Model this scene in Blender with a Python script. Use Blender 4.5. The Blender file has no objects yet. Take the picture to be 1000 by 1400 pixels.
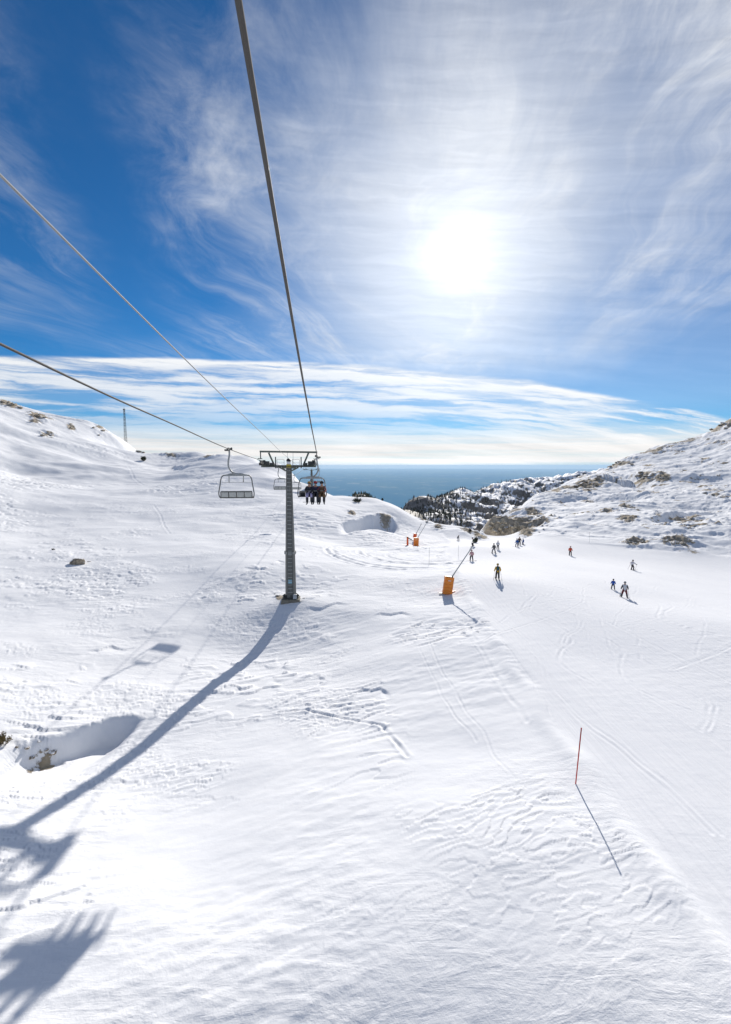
import bpy, bmesh, math, random
import numpy as np
from mathutils import Vector, Matrix
R = math.radians
random.seed(7)
scene = bpy.context.scene
COL = scene.collection

# ------------------------------------------------------------------ camera
F = 652.0                      # focal length in photograph pixels (1000 wide)
PITCH = R(5.55)
cam_d = bpy.data.cameras.new('camera')
cam = bpy.data.objects.new('camera', cam_d)
COL.objects.link(cam)
cam.location = (0, 0, 0)
cam.rotation_euler = (R(90) - PITCH, 0, 0)
cam_d.sensor_fit = 'HORIZONTAL'
cam_d.sensor_width = 36.0
cam_d.lens = 36.0 * F / 1000.0
cam_d.clip_start = 0.1
cam_d.clip_end = 400000.0
scene.camera = cam

def ray(px, py):
    """direction of a photograph pixel, scaled so that y (forward) is 1"""
    a = (px - 500) / F
    b = (700 - py) / F
    y = math.cos(PITCH) + b * math.sin(PITCH)
    z = -math.sin(PITCH) + b * math.cos(PITCH)
    return Vector((a / y, 1.0, z / y))

def P(px, py, Y):
    return ray(px, py) * Y

# ------------------------------------------------------------------ light
SUN = ray(620, 346).normalized()
SUN_EL = math.asin(SUN.z)
SUN_AZ = math.atan2(SUN.x, SUN.y)          # clockwise from +y
sun_d = bpy.data.lights.new('sun', 'SUN')
sun_d.energy = 5.0
sun_d.angle = R(0.53)
sun_d.color = (1.0, 0.945, 0.87)
sun = bpy.data.objects.new('sun', sun_d)
COL.objects.link(sun)
sun.rotation_euler = SUN.to_track_quat('Z', 'Y').to_euler()
sun.location = (0, 0, 60)

scene.view_settings.view_transform = 'Standard'
scene.view_settings.look = 'None'
scene.view_settings.gamma = 1.0
scene.view_settings.use_curve_mapping = False
scene.view_settings.exposure = 0.15
scene.cycles.use_denoising = True
scene.cycles.max_bounces = 6
scene.cycles.volume_bounces = 0

# ------------------------------------------------------------------ node helper
class N:
    """a float socket with arithmetic"""
    def __init__(s, nt, sock): s.nt = nt; s.s = sock
    def _m(s, op, *o):
        n = s.nt.nodes.new('ShaderNodeMath'); n.operation = op
        for i, v in enumerate((s,) + o):
            if isinstance(v, N): s.nt.links.new(v.s, n.inputs[i])
            else: n.inputs[i].default_value = v
        return N(s.nt, n.outputs[0])
    def __add__(s, o): return s._m('ADD', o)
    __radd__ = __add__
    def __sub__(s, o): return s._m('SUBTRACT', o)
    def __rsub__(s, o): return (s * -1.0) + o
    def __mul__(s, o): return s._m('MULTIPLY', o)
    __rmul__ = __mul__
    def __truediv__(s, o): return s._m('DIVIDE', o)
    def __pow__(s, o): return s._m('POWER', o)
    def mx(s, o): return s._m('MAXIMUM', o)
    def mn(s, o): return s._m('MINIMUM', o)
    def clamp(s): return s.mx(0.0).mn(1.0)
    def exp(s): return s._m('EXPONENT')
    def sin(s): return s._m('SINE')
    def step(s, a, b):
        """smoothstep from a to b; a > b gives a falling edge"""
        n = s.nt.nodes.new('ShaderNodeMapRange'); n.interpolation_type = 'SMOOTHSTEP'
        lo, hi, t0, t1 = a, b, 0.0, 1.0
        if not isinstance(a, N) and not isinstance(b, N) and a > b:
            lo, hi, t0, t1 = b, a, 1.0, 0.0
        for i, v in ((0, s), (1, lo), (2, hi), (3, t0), (4, t1)):
            if isinstance(v, N): s.nt.links.new(v.s, n.inputs[i])
            else: n.inputs[i].default_value = v
        return N(s.nt, n.outputs[0])

def vec(nt, x, y, z=0.0):
    n = nt.nodes.new('ShaderNodeCombineXYZ')
    for i, v in enumerate((x, y, z)):
        if isinstance(v, N): nt.links.new(v.s, n.inputs[i])
        else: n.inputs[i].default_value = v
    return n.outputs[0]

def noise(nt, v, scale=1.0, detail=6.0, rough=0.55, dist=0.0):
    n = nt.nodes.new('ShaderNodeTexNoise')
    n.inputs['Scale'].default_value = scale
    n.inputs['Detail'].default_value = detail
    n.inputs['Roughness'].default_value = rough
    n.inputs['Distortion'].default_value = dist
    nt.links.new(v, n.inputs['Vector'])
    return N(nt, n.outputs['Fac'])

def mixc(nt, f, a, b):
    n = nt.nodes.new('ShaderNodeMix'); n.data_type = 'RGBA'
    for i, v in ((0, f), (6, a), (7, b)):
        if isinstance(v, N): nt.links.new(v.s, n.inputs[i])
        elif hasattr(v, 'is_linked'): nt.links.new(v, n.inputs[i])
        elif isinstance(v, (tuple, list)): n.inputs[i].default_value = (*v[:3], 1.0)
        else: n.inputs[i].default_value = v
    return n.outputs[2]

def scalec(nt, c, f):
    n = nt.nodes.new('ShaderNodeVectorMath'); n.operation = 'SCALE'
    if hasattr(c, 'is_linked'): nt.links.new(c, n.inputs[0])
    else: n.inputs[0].default_value = c[:3]
    if isinstance(f, N): nt.links.new(f.s, n.inputs['Scale'])
    else: n.inputs['Scale'].default_value = f
    return n.outputs[0]

# ------------------------------------------------------------------ sky
def build_world():
    w = bpy.data.worlds.new('World'); scene.world = w
    w.use_nodes = True
    nt = w.node_tree; nt.nodes.clear()
    out = nt.nodes.new('ShaderNodeOutputWorld')
    bg = nt.nodes.new('ShaderNodeBackground')
    nt.links.new(bg.outputs[0], out.inputs[0])
    bg.inputs['Strength'].default_value = 0.1
    sky = nt.nodes.new('ShaderNodeTexSky')
    sky.sky_type = 'NISHITA'
    sky.sun_disc = False
    sky.sun_elevation = SUN_EL
    sky.sun_rotation = SUN_AZ
    sky.altitude = 1600
    sky.air_density = 1.0
    sky.dust_density = 0.25
    sky.ozone_density = 3.5
    tc = nt.nodes.new('ShaderNodeTexCoord')
    sep = nt.nodes.new('ShaderNodeSeparateXYZ')
    nt.links.new(tc.outputs['Generated'], sep.inputs[0])
    x, y, z = (N(nt, sep.outputs[i]) for i in range(3))
    DEG = 180 / math.pi
    az = x._m('ARCTAN2', y) * DEG
    el = z.mx(-1.0).mn(1.0)._m('ARCSINE') * DEG
    dot = nt.nodes.new('ShaderNodeVectorMath'); dot.operation = 'DOT_PRODUCT'
    nt.links.new(tc.outputs['Generated'], dot.inputs[0]); dot.inputs[1].default_value = SUN
    ang = N(nt, dot.outputs['Value']).mn(1.0).mx(-1.0)._m('ARCCOSINE') * DEG   # angle from the sun
    aur = (ang * -1.0 / 3.5).exp()
    aur2 = (ang * -1.0 / 16.0).exp()
    # warped, so that nothing ends on a straight line
    wn = noise(nt, vec(nt, az / 14.0, el / 3.0), 1.0, 4.0, 0.55)
    wn2 = noise(nt, vec(nt, az / 5.0 + 7.3, el / 1.3 + 2.1), 1.0, 5.0, 0.6)
    # ---- lens-shaped stratus bank above the horizon
    d8 = az + 8.0
    top = 11.9 - (d8.mx(0.0) ** 2.0) * 0.0036 - ((d8 * -1.0).mx(0.0) ** 2.0) * 0.0018
    top = top + (wn - 0.5) * 1.6
    inside = (top - el)                      # degrees below the upper edge
    streak = noise(nt, vec(nt, az / 15.0 + 3.7, el / 1.05 + (wn2 - 0.5) * 0.9 + d8.mx(0.0) ** 2.0 * 0.0024 + 1.0), 1.0, 7.0, 0.6, 0.3)
    body = inside.step(0.0, 0.55) * (1.0 - inside.step(3.6, 7.0) * 0.5)
    cut = streak.step(0.36, 0.56) * 0.84 + 0.16
    bank = body * (cut * 0.85 + inside.step(1.6, 0.0) * inside.step(0.0, 0.4) * 0.35)
    bank = bank * (1.0 - az.step(22.0, 33.0) * (1.0 - streak.step(0.47, 0.62)))
    lowstr = noise(nt, vec(nt, az / 40.0 + 13.0, el / 0.8 + 5.0), 1.0, 5.0, 0.55, 0.2)
    low = el.step(4.9, 2.5) * (0.70 + lowstr.step(0.35, 0.62) * 0.40)
    # ---- high cirrus, combed along slanting lines
    zz = z.mx(0.0) + 0.10
    hx = x / zz; hy = y / zz                  # the cirrus is a level sheet seen in perspective
    ca, sa = math.cos(R(13)), math.sin(R(13))
    al = hy * ca + hx * sa; ac = hx * ca - hy * sa
    wp = noise(nt, vec(nt, al * 0.45 + 2.0, ac * 0.6), 1.0, 4.0, 0.55) - 0.5
    fib = noise(nt, vec(nt, al * 0.60 + wp * 1.5, ac * 2.1 + wp * 2.6 + 7.0), 1.0, 11.0, 0.66, 0.35)
    pat = noise(nt, vec(nt, al * 0.42 + 5.4, ac * 0.55 + 3.0), 1.0, 4.0, 0.55)
    high = el.step(8.0, 15.0)
    cirrus = fib.step(0.40, 0.80) * (0.18 + pat.step(0.36, 0.66) * 0.85) * high
    cirrus = cirrus + el.step(2.0, 7.0) * az.step(-10.0, 12.0) * 0.20
    # clear gap to the left of the sun
    gaz = az + 25.0 + (el - 16.0) * 0.25 + (wn2 - 0.5) * 7.0
    gap = (gaz * gaz / 75.0 * -1.0).exp() * el.step(11.0, 14.0)
    cirrus = cirrus * (1.0 - gap * 0.97)
    # ---- thin veil round the sun
    veiln = noise(nt, vec(nt, al * 0.5 + 11.0, ac * 0.9 + 20.0), 1.0, 9.0, 0.6, 0.8)
    veil = (ang + (veiln - 0.5) * 26.0).step(26.0, 3.0) * (0.42 + veiln * 0.75)
    veil = veil * el.step(6.0, 13.0) * (1.0 - gap * 0.95)
    m = 1.0 - (1.0 - bank.clamp() * 0.96) * (1.0 - low.clamp() * 0.97) * (1.0 - cirrus.clamp()) * (1.0 - (veil * 0.75).clamp())
    m = m.clamp() * el.step(-2.5, -1.0)
    # ---- cloud light: white in the sun's direction, greyer away from it and at the horizon
    shade = 0.88 + (streak - 0.5) * 0.5
    bright = shade * (9.3 + 2.6 * aur2 + 3.0 * aur)
    daz = az - 6.0
    bright = bright + el.step(1.4, 0.2) * (daz * daz / -300.0).exp() * 3.5
    lowc = el.step(6.0, 0.0)
    ccol = mixc(nt, lowc, (0.97, 0.985, 1.0), (1.0, 0.95, 0.91))
    cloud = scalec(nt, ccol, bright)
    tint = nt.nodes.new('ShaderNodeVectorMath'); tint.operation = 'MULTIPLY'
    nt.links.new(sky.outputs[0], tint.inputs[0]); tint.inputs[1].default_value = (0.16, 0.52, 0.76)
    tot = mixc(nt, m, tint.outputs[0], cloud)
    glow = scalec(nt, (1.0, 0.97, 0.93), (ang * -1.0 / 0.65).exp() * 45.0 + (ang * -1.0 / 6.0).exp() * 2.4)
    ad = nt.nodes.new('ShaderNodeVectorMath'); ad.operation = 'ADD'
    nt.links.new(tot, ad.inputs[0]); nt.links.new(glow, ad.inputs[1])
    nt.links.new(ad.outputs[0], bg.inputs['Color'])
build_world()
# ------------------------------------------------------------------ materials
def new_mat(name):
    m = bpy.data.materials.new(name); m.use_nodes = True
    nt = m.node_tree
    return m, nt, nt.nodes['Principled BSDF']

def setp(nt, b, key, v):
    s = b.inputs[key]
    if isinstance(v, N): nt.links.new(v.s, s)
    elif hasattr(v, 'is_linked'): nt.links.new(v, s)
    elif isinstance(v, (tuple, list)): s.default_value = (*v[:3], 1.0)
    else: s.default_value = v

def bump(nt, b, h, dist, strength=1.0):
    n = nt.nodes.new('ShaderNodeBump')
    n.inputs['Distance'].default_value = dist
    n.inputs['Strength'].default_value = strength
    nt.links.new(h.s, n.inputs['Height'])
    nt.links.new(n.outputs[0], b.inputs['Normal'])

def objco(nt):
    return nt.nodes.new('ShaderNodeTexCoord').outputs['Object']

def attr(nt, name):
    n = nt.nodes.new('ShaderNodeAttribute'); n.attribute_name = name
    return N(nt, n.outputs['Fac'])

def stretched(nt, v, sx, sy, sz, rot=0.0):
    n = nt.nodes.new('ShaderNodeMapping')
    n.inputs['Scale'].default_value = (sx, sy, sz)
    n.inputs['Rotation'].default_value = (0, 0, rot)
    nt.links.new(v, n.inputs['Vector'])
    return n.outputs[0]

_mats = {}
def paint(name, col, rough=0.5, metal=0.0, var=0.15, scale=3.0, bumpd=0.0):
    """plain coloured surface with some dirt and unevenness"""
    if name in _mats: return _mats[name]
    m, nt, b = new_mat(name)
    co = objco(nt)
    n1 = noise(nt, co, scale, 6.0, 0.65)
    n2 = noise(nt, co, scale * 9.0, 4.0, 0.6)
    f = (1.0 - var) + (n1 - 0.5) * var * 2.2 + (n2 - 0.5) * var
    setp(nt, b, 'Base Color', scalec(nt, col, f))
    setp(nt, b, 'Roughness', (n1 - 0.5) * 0.3 + rough)
    b.inputs['Metallic'].default_value = metal
    if bumpd: bump(nt, b, n2, bumpd)
    _mats[name] = m
    return m

def snow_material():
    m, nt, b = new_mat('snow')
    co = objco(nt)
    rockm = attr(nt, 'rock'); groom = attr(nt, 'groomed')
    fine = noise(nt, co, 2.6, 9.0, 0.66)
    wind = noise(nt, stretched(nt, co, 0.55, 1.9, 1.0, R(18)), 1.0, 8.0, 0.62, 0.6)
    big = noise(nt, co, 0.12, 5.0, 0.55)
    # trodden, iced and fresh snow differ a little
    snowc = mixc(nt, (wind * 0.55 + big * 0.45).step(0.34, 0.66), (0.815, 0.825, 0.845), (0.88, 0.882, 0.888))
    snowc = mixc(nt, groom * 0.35, snowc, (0.81, 0.815, 0.835))
    rn = noise(nt, stretched(nt, co, 1.0, 1.0, 2.2), 0.55, 9.0, 0.68, 0.4)
    rn2 = noise(nt, co, 3.1, 6.0, 0.7)
    rockc = mixc(nt, rn.step(0.32, 0.68), (0.24, 0.205, 0.16), (0.54, 0.465, 0.36))
    rockc = mixc(nt, rn2.step(0.52, 0.74) * 0.7, rockc, (0.56, 0.50, 0.42))
    lich = noise(nt, co, 0.25, 4.0, 0.6)
    rockc = mixc(nt, lich.step(0.5, 0.7) * 0.5, rockc, (0.27, 0.22, 0.12))
    f = (rockm + (fine - 0.5) * 0.9 + (rn - 0.5) * 0.7 + (rn2 - 0.5) * 0.4).step(0.47, 0.56)
    setp(nt, b, 'Base Color', mixc(nt, f, snowc, rockc))
    setp(nt, b, 'Roughness', 0.85 + f * 0.1)
    b.inputs['Specular IOR Level'].default_value = 0.06
    corr = noise(nt, stretched(nt, co, 3.2, 0.22, 1.0, R(-14)), 1.0, 3.0, 0.5)
    calm = noise(nt, co, 0.075, 4.0, 0.6).step(0.36, 0.62)
    h = fine * (0.55 - groom * 0.33) * (calm * 0.75 + 0.25) + wind * (0.75 - groom * 0.5) * (calm * 0.85 + 0.15) + corr * groom * 0.62 + f * rn2 * 1.2
    bump(nt, b, h, 0.16, 0.5)
    return m

# ------------------------------------------------------------------ noise in numpy
_rs = np.random.RandomState(3)
_perm = _rs.permutation(1024)
_perm = np.concatenate([_perm, _perm, _perm]).astype(np.int64)
_ga = _rs.rand(1024) * 2 * np.pi
_gx, _gy = np.cos(_ga), np.sin(_ga)

def perlin(x, y):
    xi = np.floor(x).astype(np.int64); yi = np.floor(y).astype(np.int64)
    fx = x - xi; fy = y - yi
    u = fx * fx * fx * (fx * (fx * 6 - 15) + 10); v = fy * fy * fy * (fy * (fy * 6 - 15) + 10)
    xi &= 1023; yi &= 1023
    def g(ix, iy, dx, dy):
        h = _perm[_perm[ix & 1023] + (iy & 1023)]
        return _gx[h] * dx + _gy[h] * dy
    a = g(xi, yi, fx, fy); b = g(xi + 1, yi, fx - 1, fy)
    c = g(xi, yi + 1, fx, fy - 1); d = g(xi + 1, yi + 1, fx - 1, fy - 1)
    return (a + u * (b - a)) * (1 - v) + (c + u * (d - c)) * v      # about -0.7 .. 0.7

def fbm(x, y, o=4, gain=0.5, ridged=False):
    s = 0.0; a = 1.0
    for k in range(o):
        n = perlin(x + 17.3 * k, y - 9.1 * k)
        if ridged: n = 0.5 - np.abs(n) * 1.6
        s = s + a * n; a *= gain; x = x * 2.03; y = y * 2.03
    return s

def sst(a, b, x):
    t = np.clip((x - a) / (b - a), 0, 1)
    return t * t * (3 - 2 * t)

# ------------------------------------------------------------------ smooth base of the ground, thin-plate through measured points
def tps(pts, lam=2e-4):
    """pts: (u, v, z) -> function of u, v"""
    p = np.array(pts, float); n = len(p)
    def ker(d2): return 0.5 * d2 * np.log(np.maximum(d2, 1e-12))
    d2 = ((p[:, None, :2] - p[None, :, :2]) ** 2).sum(-1)
    A = np.zeros((n + 3, n + 3))
    A[:n, :n] = ker(d2) + lam * np.eye(n)
    A[:n, n] = 1; A[:n, n + 1:] = p[:, :2]
    A[n, :n] = 1; A[n + 1:, :n] = p[:, :2].T
    s = np.linalg.solve(A, np.concatenate([p[:, 2], [0, 0, 0]]))
    def f(u, v):
        z = s[n] + s[n + 1] * u + s[n + 2] * v
        for i in range(n):
            z = z + s[i] * ker((u - p[i, 0]) ** 2 + (v - p[i, 1]) ** 2)
        return z
    return f

def chart(v3):
    return (math.atan2(v3.x, v3.y), math.log(math.hypot(v3.x, v3.y)))

CT = []                                         # photograph pixel and distance forward
CT += [(853, 817, 47), (680, 792, 50), (865, 780, 71), (780, 760, 85), (710, 748, 88), (645, 767, 67), (675, 757, 75), (648, 746, 82),
       (690, 738, 104), (760, 741, 100), (612, 812, 46), (569, 746, 92)]
CT += [(900, 900, 30.5), (1000, 1000, 21.4), (700, 1000, 20.6), (1000, 850, 39), (800, 900, 30), (640, 880, 31.5), (520, 950, 26), (520, 880, 34), (420, 900, 34.5), (400, 1000, 23)]
CT += [(0, 1010, 21.6), (0, 850, 39), (0, 780, 55), (105, 770, 59), (0, 735, 74), (0, 700, 95), (0, 640, 165), (0, 545, 345), (60, 566, 345), (100, 573, 345), (140, 583, 340)]
CT += [(60, 660, 142), (100, 690, 108), (120, 640, 185), (165, 600, 320), (192, 620, 265), (205, 650, 178), (235, 622, 275), (270, 619, 272), (315, 622, 250), (350, 628, 225),
       (400, 647, 185), (440, 668, 152), (270, 660, 162), (255, 640, 212), (320, 642, 182), (290, 630, 235), (250, 700, 104), (340, 690, 114), (400, 700, 104), (150, 730, 80), (270, 730, 82), (400, 735, 80)]
CT += [(470, 676, 140), (490, 680, 138), (520, 684, 135), (545, 694, 131), (575, 713, 124), (600, 717, 124), (640, 722, 119), (660, 734, 113),
       (600, 735, 106), (630, 738, 101), (545, 720, 112), (560, 737, 99), (450, 700, 108), (510, 735, 91), (450, 738, 86), (470, 760, 68), (500, 775, 59), (560, 765, 69), (450, 805, 50), (540, 820, 45)]
CT += [(250, 800, 52), (250, 850, 41), (120, 900, 32.5), (120, 830, 44), (350, 780, 54), (300, 765, 61)]
# right hand mountain
CT += [(1000, 757, 95), (930, 752, 97), (860, 745, 101), (1000, 700, 155), (1000, 640, 255), (1000, 575, 420), (977, 586, 415), (936, 603, 400), (891, 614, 390),
       (859, 626, 375), (837, 637, 362), (818, 646, 345), (786, 659, 315), (760, 672, 285), (712, 694, 225), (680, 713, 180), (665, 722, 158),
       (930, 700, 150), (930, 650, 240), (860, 690, 172), (860, 660, 240), (800, 700, 158), (800, 725, 120), (740, 722, 130), (700, 732, 124), (740, 705, 170), (905, 735, 108), (770, 690, 205), (730, 697, 198), (820, 672, 225), (845, 653, 285), (900, 640, 290), (900, 672, 200), (960, 620, 330), (960, 660, 228), (700, 709, 172), (690, 718, 155), (735, 683, 255), (800, 653, 330), (720, 715, 148), (860, 640, 325), (1000, 605, 330)]
ctrl = []
for px, py, Y in CT:
    p = P(px, py, Y); ctrl.append((*chart(p), p.z))
# beyond every crest that shows against something farther the ground turns down
for px, py, Y in CT:
    if (px, py) in {(0, 545), (60, 566), (100, 573), (140, 583), (165, 600), (192, 620), (235, 622), (270, 619), (315, 622), (350, 628), (400, 647), (440, 668), (470, 676), (490, 680), (520, 684), (545, 694), (575, 713),
                    (600, 717), (640, 722), (660, 734), (1000, 575), (977, 586), (936, 603), (891, 614), (859, 626), (837, 637), (818, 646), (786, 659), (760, 672), (735, 683), (800, 653), (712, 694), (680, 713), (665, 722)}:
        p = P(px, py, Y * 1.12); q = P(px, py, Y * 0.93)
        ctrl.append((*chart(p), p.z - 0.045 * Y)); ctrl.append((*chart(q), q.z - 0.008 * Y))
# the tower's shadow lies in one plane with the tower and the sun: these are exact
TB = P(398, 817, 45.0)
SH = []
for px, py in ((383, 845), (371, 866), (355, 888), (335, 908), (300, 935), (270, 960), (228, 995), (187, 1030)):
    d = ray(px, py); k = math.tan(SUN_AZ)
    Y = (TB.x - TB.y * k) / (d.x - k)
    SH.append(d * Y)
print('shadow pts', [(round(p.x, 1), round(p.y, 1), round(p.z, 1)) for p in SH], 'base', TB, 'sun', math.degrees(SUN_EL), math.degrees(SUN_AZ))
for p in SH: ctrl.append((*chart(p), p.z))
ctrl.append((*chart(TB), TB.z))
ctrl += [(*chart(p), p.z) for p in (TB + Vector((3.5, 1, -0.2)), TB + Vector((-3.5, 2, -0.5)), TB + Vector((0, 5, -0.6)))]
def pol(deg, r, z): return (R(deg), math.log(r), z)
for d in (-75, -55, -35, -18, 0, 18, 35, 55, 75): ctrl.append(pol(d, 9.0, -11.8)); ctrl.append(pol(d, 4.0, -11.5))
ctrl += [pol(-52, 30, -11.5), pol(-52, 80, -9), pol(-52, 200, 18), pol(-52, 400, 48), pol(-75, 40, -9), pol(-75, 150, 22),
         pol(52, 30, -13), pol(50, 90, -17), pol(50, 200, 0), pol(48, 350, 22), pol(48, 600, 50), pol(75, 40, -12), pol(75, 150, 8), pol(75, 350, 60)]
# behind the crests the ground falls away
ctrl += [pol(-37, 620, -5), pol(-28, 520, -15), pol(-25, 440, -40), pol(-20, 390, -30), pol(-16, 350, -35), pol(-10, 270, -45), pol(-4, 200, -42), pol(2, 190, -45), pol(6, 175, -45),
         pol(10, 165, -40), pol(14, 150, -38), pol(14, 220, -62), pol(17, 320, -60), pol(20, 410, -50), pol(25, 540, -40), pol(36, 700, -10)]
for d in (-52, -35, -20, -8, 4, 14, 25, 37, 52): ctrl.append(pol(d, 900, -200))
_base = tps(ctrl)

def hit(height, px, py, r0=5.0, r1=520.0, n=2500):
    """first point of the ground along a pixel's ray"""
    d = ray(px, py); h = math.hypot(d.x, d.y)
    r = np.exp(np.linspace(math.log(r0), math.log(r1), n))
    gx, gy, gz = d.x / h * r, d.y / h * r, d.z / h * r
    g = height(gx, gy)
    w = np.nonzero(g >= gz)[0]
    if len(w) == 0:                            # over the crest: the closest graze
        i = int(np.argmin(gz - g)); return Vector((gx[i], gy[i], g[i]))
    i = w[0]
    return Vector((gx[i], gy[i], g[i]))

def base_h(x, y):
    u = np.arctan2(x, y); v = np.log(np.maximum(np.hypot(x, y), 4.0))
    back = sst(R(80), R(110), np.abs(u))
    return _base(np.clip(u, R(-85), R(85)), v) * (1 - back) + back * (-11.5)

def gauss(x, y, cx, cy, sx, sy, rot=0.0):
    c, s = math.cos(rot), math.sin(rot)
    dx, dy = x - cx, y - cy
    return np.exp(-(((dx * c + dy * s) / sx) ** 2 + ((-dx * s + dy * c) / sy) ** 2))

mid_h = base_h
# ------------------------------------------------------------------ drifts, hollows, ledges, tracks
def lip(pts, depth, dv_steep, dv_long):
    """a wind lip: below a line of pixels the snow drops steeply towards the viewer, then recovers"""
    g = [chart(hit(base_h, *p)) for p in pts]
    us = np.array([q[0] for q in g]); vs = np.array([q[1] for q in g])
    o = np.argsort(us); us, vs = us[o], vs[o]
    def f(u, v, x, y):
        m = (u > us[0] - 0.02) & (u < us[-1] + 0.02)
        out = np.zeros_like(u)
        if not np.any(m): return out
        uu, vv = u[m], v[m]
        v0 = np.interp(uu, us, vs) + perlin(uu * 45, vv * 3) * 0.012 + perlin(uu * 130, vv * 5) * 0.002
        t = v0 - vv
        sq = np.clip((uu - us[0]) / (us[-1] - us[0]), 0, 1); w = sst(0, 0.22, sq) * sst(1.0, 0.80, sq)
        d = sst(0, dv_steep, t) * (1 - sst(dv_steep, dv_long, t))
        crest = np.exp(-(t / (dv_steep * 0.9)) ** 2) * 0.10
        out[m] = (-d + crest) * depth * w
        return out
    return f

def world_lip(pix, depth, wd, L, taper):
    g = [hit(base_h, *p) for p in pix]; g.sort(key=lambda p: p.x)
    xs = np.array([p.x for p in g]); ys = np.array([p.y for p in g])
    def f(u, v, x, y):
        m = (x > xs[0]) & (x < xs[-1]) & (y > ys.min() - 4 * L) & (y < ys.max() + 3)
        out = np.zeros_like(x)
        if not np.any(m): return out
        X, Y = x[m], y[m]
        d = np.interp(X, xs, ys) + perlin(X * 0.7, X * 0 + 4.4) * 0.5 - Y
        out[m] = depth * (0.10 * np.exp(-(d / wd) ** 2) - sst(0, wd, d) * np.exp(-(np.maximum(d, 0) / L) ** 2)) * sst(0, taper, X - xs[0]) * sst(0, taper * 0.8, xs[-1] - X)
        return out
    return f

LIPS = [world_lip([(-40, 1045), (0, 1022), (40, 1012), (75, 1008), (110, 999), (150, 987), (178, 983), (205, 985)], 1.15, 1.3, 4.2, 1.7),
        world_lip([(806, 655), (818, 652), (828, 650), (843, 652), (856, 658), (866, 664)], 8.5, 11.0, 36.0, 7.0),
        world_lip([(196, 642), (215, 638), (240, 636), (262, 640)], 1.6, 6.0, 22.0, 7.0),
        lip([(462, 716), (480, 713), (500, 709), (520, 706), (538, 714), (548, 722)], 2.6, 0.022, 0.13),
        world_lip([(105, 893), (120, 886), (135, 888), (150, 882), (170, 886), (190, 885)], 0.09, 0.14, 1.2, 0.8),
        world_lip([(880, 716), (893, 712), (930, 704), (975, 700)], 1.6, 3.0, 12.0, 5.0),
        world_lip([(322, 780), (335, 776), (352, 778), (378, 776)], 0.13, 0.2, 1.4, 1.8),
        world_lip([(370, 769), (380, 766), (390, 768), (402, 766)], 0.13, 0.2, 1.4, 1.0),
        world_lip([(484, 949), (496, 942), (508, 945), (520, 941), (536, 948)], 0.10, 0.15, 0.9, 0.5),
        world_lip([(410, 834), (425, 828), (440, 830), (460, 824), (480, 826)], 0.11, 0.18, 1.2, 1.6),
        world_lip([(505, 845), (520, 839), (535, 842), (550, 838), (570, 844)], 0.12, 0.2, 1.2, 1.4)]

def edge_line(pix):
    g = [hit(base_h, *p) for p in pix]
    g.sort(key=lambda p: p.y)
    return np.array([p.y for p in g]), np.array([p.x for p in g])
PE_Y, PE_X = edge_line([(1080, 1395), (940, 1230), (850, 1110), (792, 1030), (760, 985), (735, 942), (712, 907), (690, 878), (668, 845), (650, 815), (632, 790), (620, 772), (612, 755), (622, 743)])
PR_Y, PR_X = edge_line([(1000, 764), (950, 757), (900, 752), (860, 748), (800, 743)])

def polyline_dist(x, y, pts):
    d = np.full(x.shape, 1e9)
    for (ax, ay), (bx, by) in zip(pts[:-1], pts[1:]):
        vx, vy = bx - ax, by - ay; L = vx * vx + vy * vy + 1e-9
        t = np.clip(((x - ax) * vx + (y - ay) * vy) / L, 0, 1)
        d = np.minimum(d, np.hypot(x - ax - t * vx, y - ay - t * vy))
    return d

TRACKS = []
def track(pix, width, depth):
    g = [hit(base_h, *p) for p in pix]
    TRACKS.append(([(p.x, p.y) for p in g], width, depth))
track([(575, 830), (590, 880), (600, 905), (630, 955), (660, 1000), (700, 1060)], 0.06, 0.03)
track([(560, 850), (575, 890), (588, 915), (615, 965), (650, 1010)], 0.06, 0.025)
track([(640, 826), (662, 858), (690, 880), (720, 920), (760, 990)], 0.07, 0.03)
track([(605, 822), (640, 870), (680, 930)], 0.06, 0.02)
track([(620, 822), (655, 880), (720, 985)], 0.12, 0.04)
track([(820, 845), (845, 905), (880, 950), (960, 1000)], 0.09, 0.02)
track([(770, 800), (830, 850), (930, 900), (1000, 935)], 0.12, 0.04)
track([(700, 770), (760, 800), (800, 860), (815, 900)], 0.08, 0.02)
track([(380, 978), (420, 975), (470, 985), (520, 992), (545, 1015), (558, 1033)], 0.09, 0.10)
track([(300, 990), (380, 982), (440, 990)], 0.08, 0.05)
track([(690, 770), (705, 785), (715, 800), (720, 815)], 0.10, 0.05)
track([(175, 640), (184, 652), (196, 662), (214, 667), (235, 672)], 0.3, 0.12)
track([(210, 690), (220, 705), (225, 720), (232, 730)], 0.18, 0.08)
for x0, y0, x1, y1, am, wl in ((12, 88, 17, 22, 1.6, 13), (22, 84, 28, 24, 2.4, 17), (34, 80, 24, 20, 1.8, 15), (44, 76, 52, 28, 3.0, 20), (18, 70, 13, 26, 1.2, 11), (30, 90, 36, 40, 2.0, 14)):
    TRACKS.append(([(x0 + (x1 - x0) * t + am * math.sin(2 * math.pi * t * (y0 - y1) / wl), y0 + (y1 - y0) * t) for t in np.linspace(0, 1, 60)], 0.10, 0.030))
_tr = random.Random(9)
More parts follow.
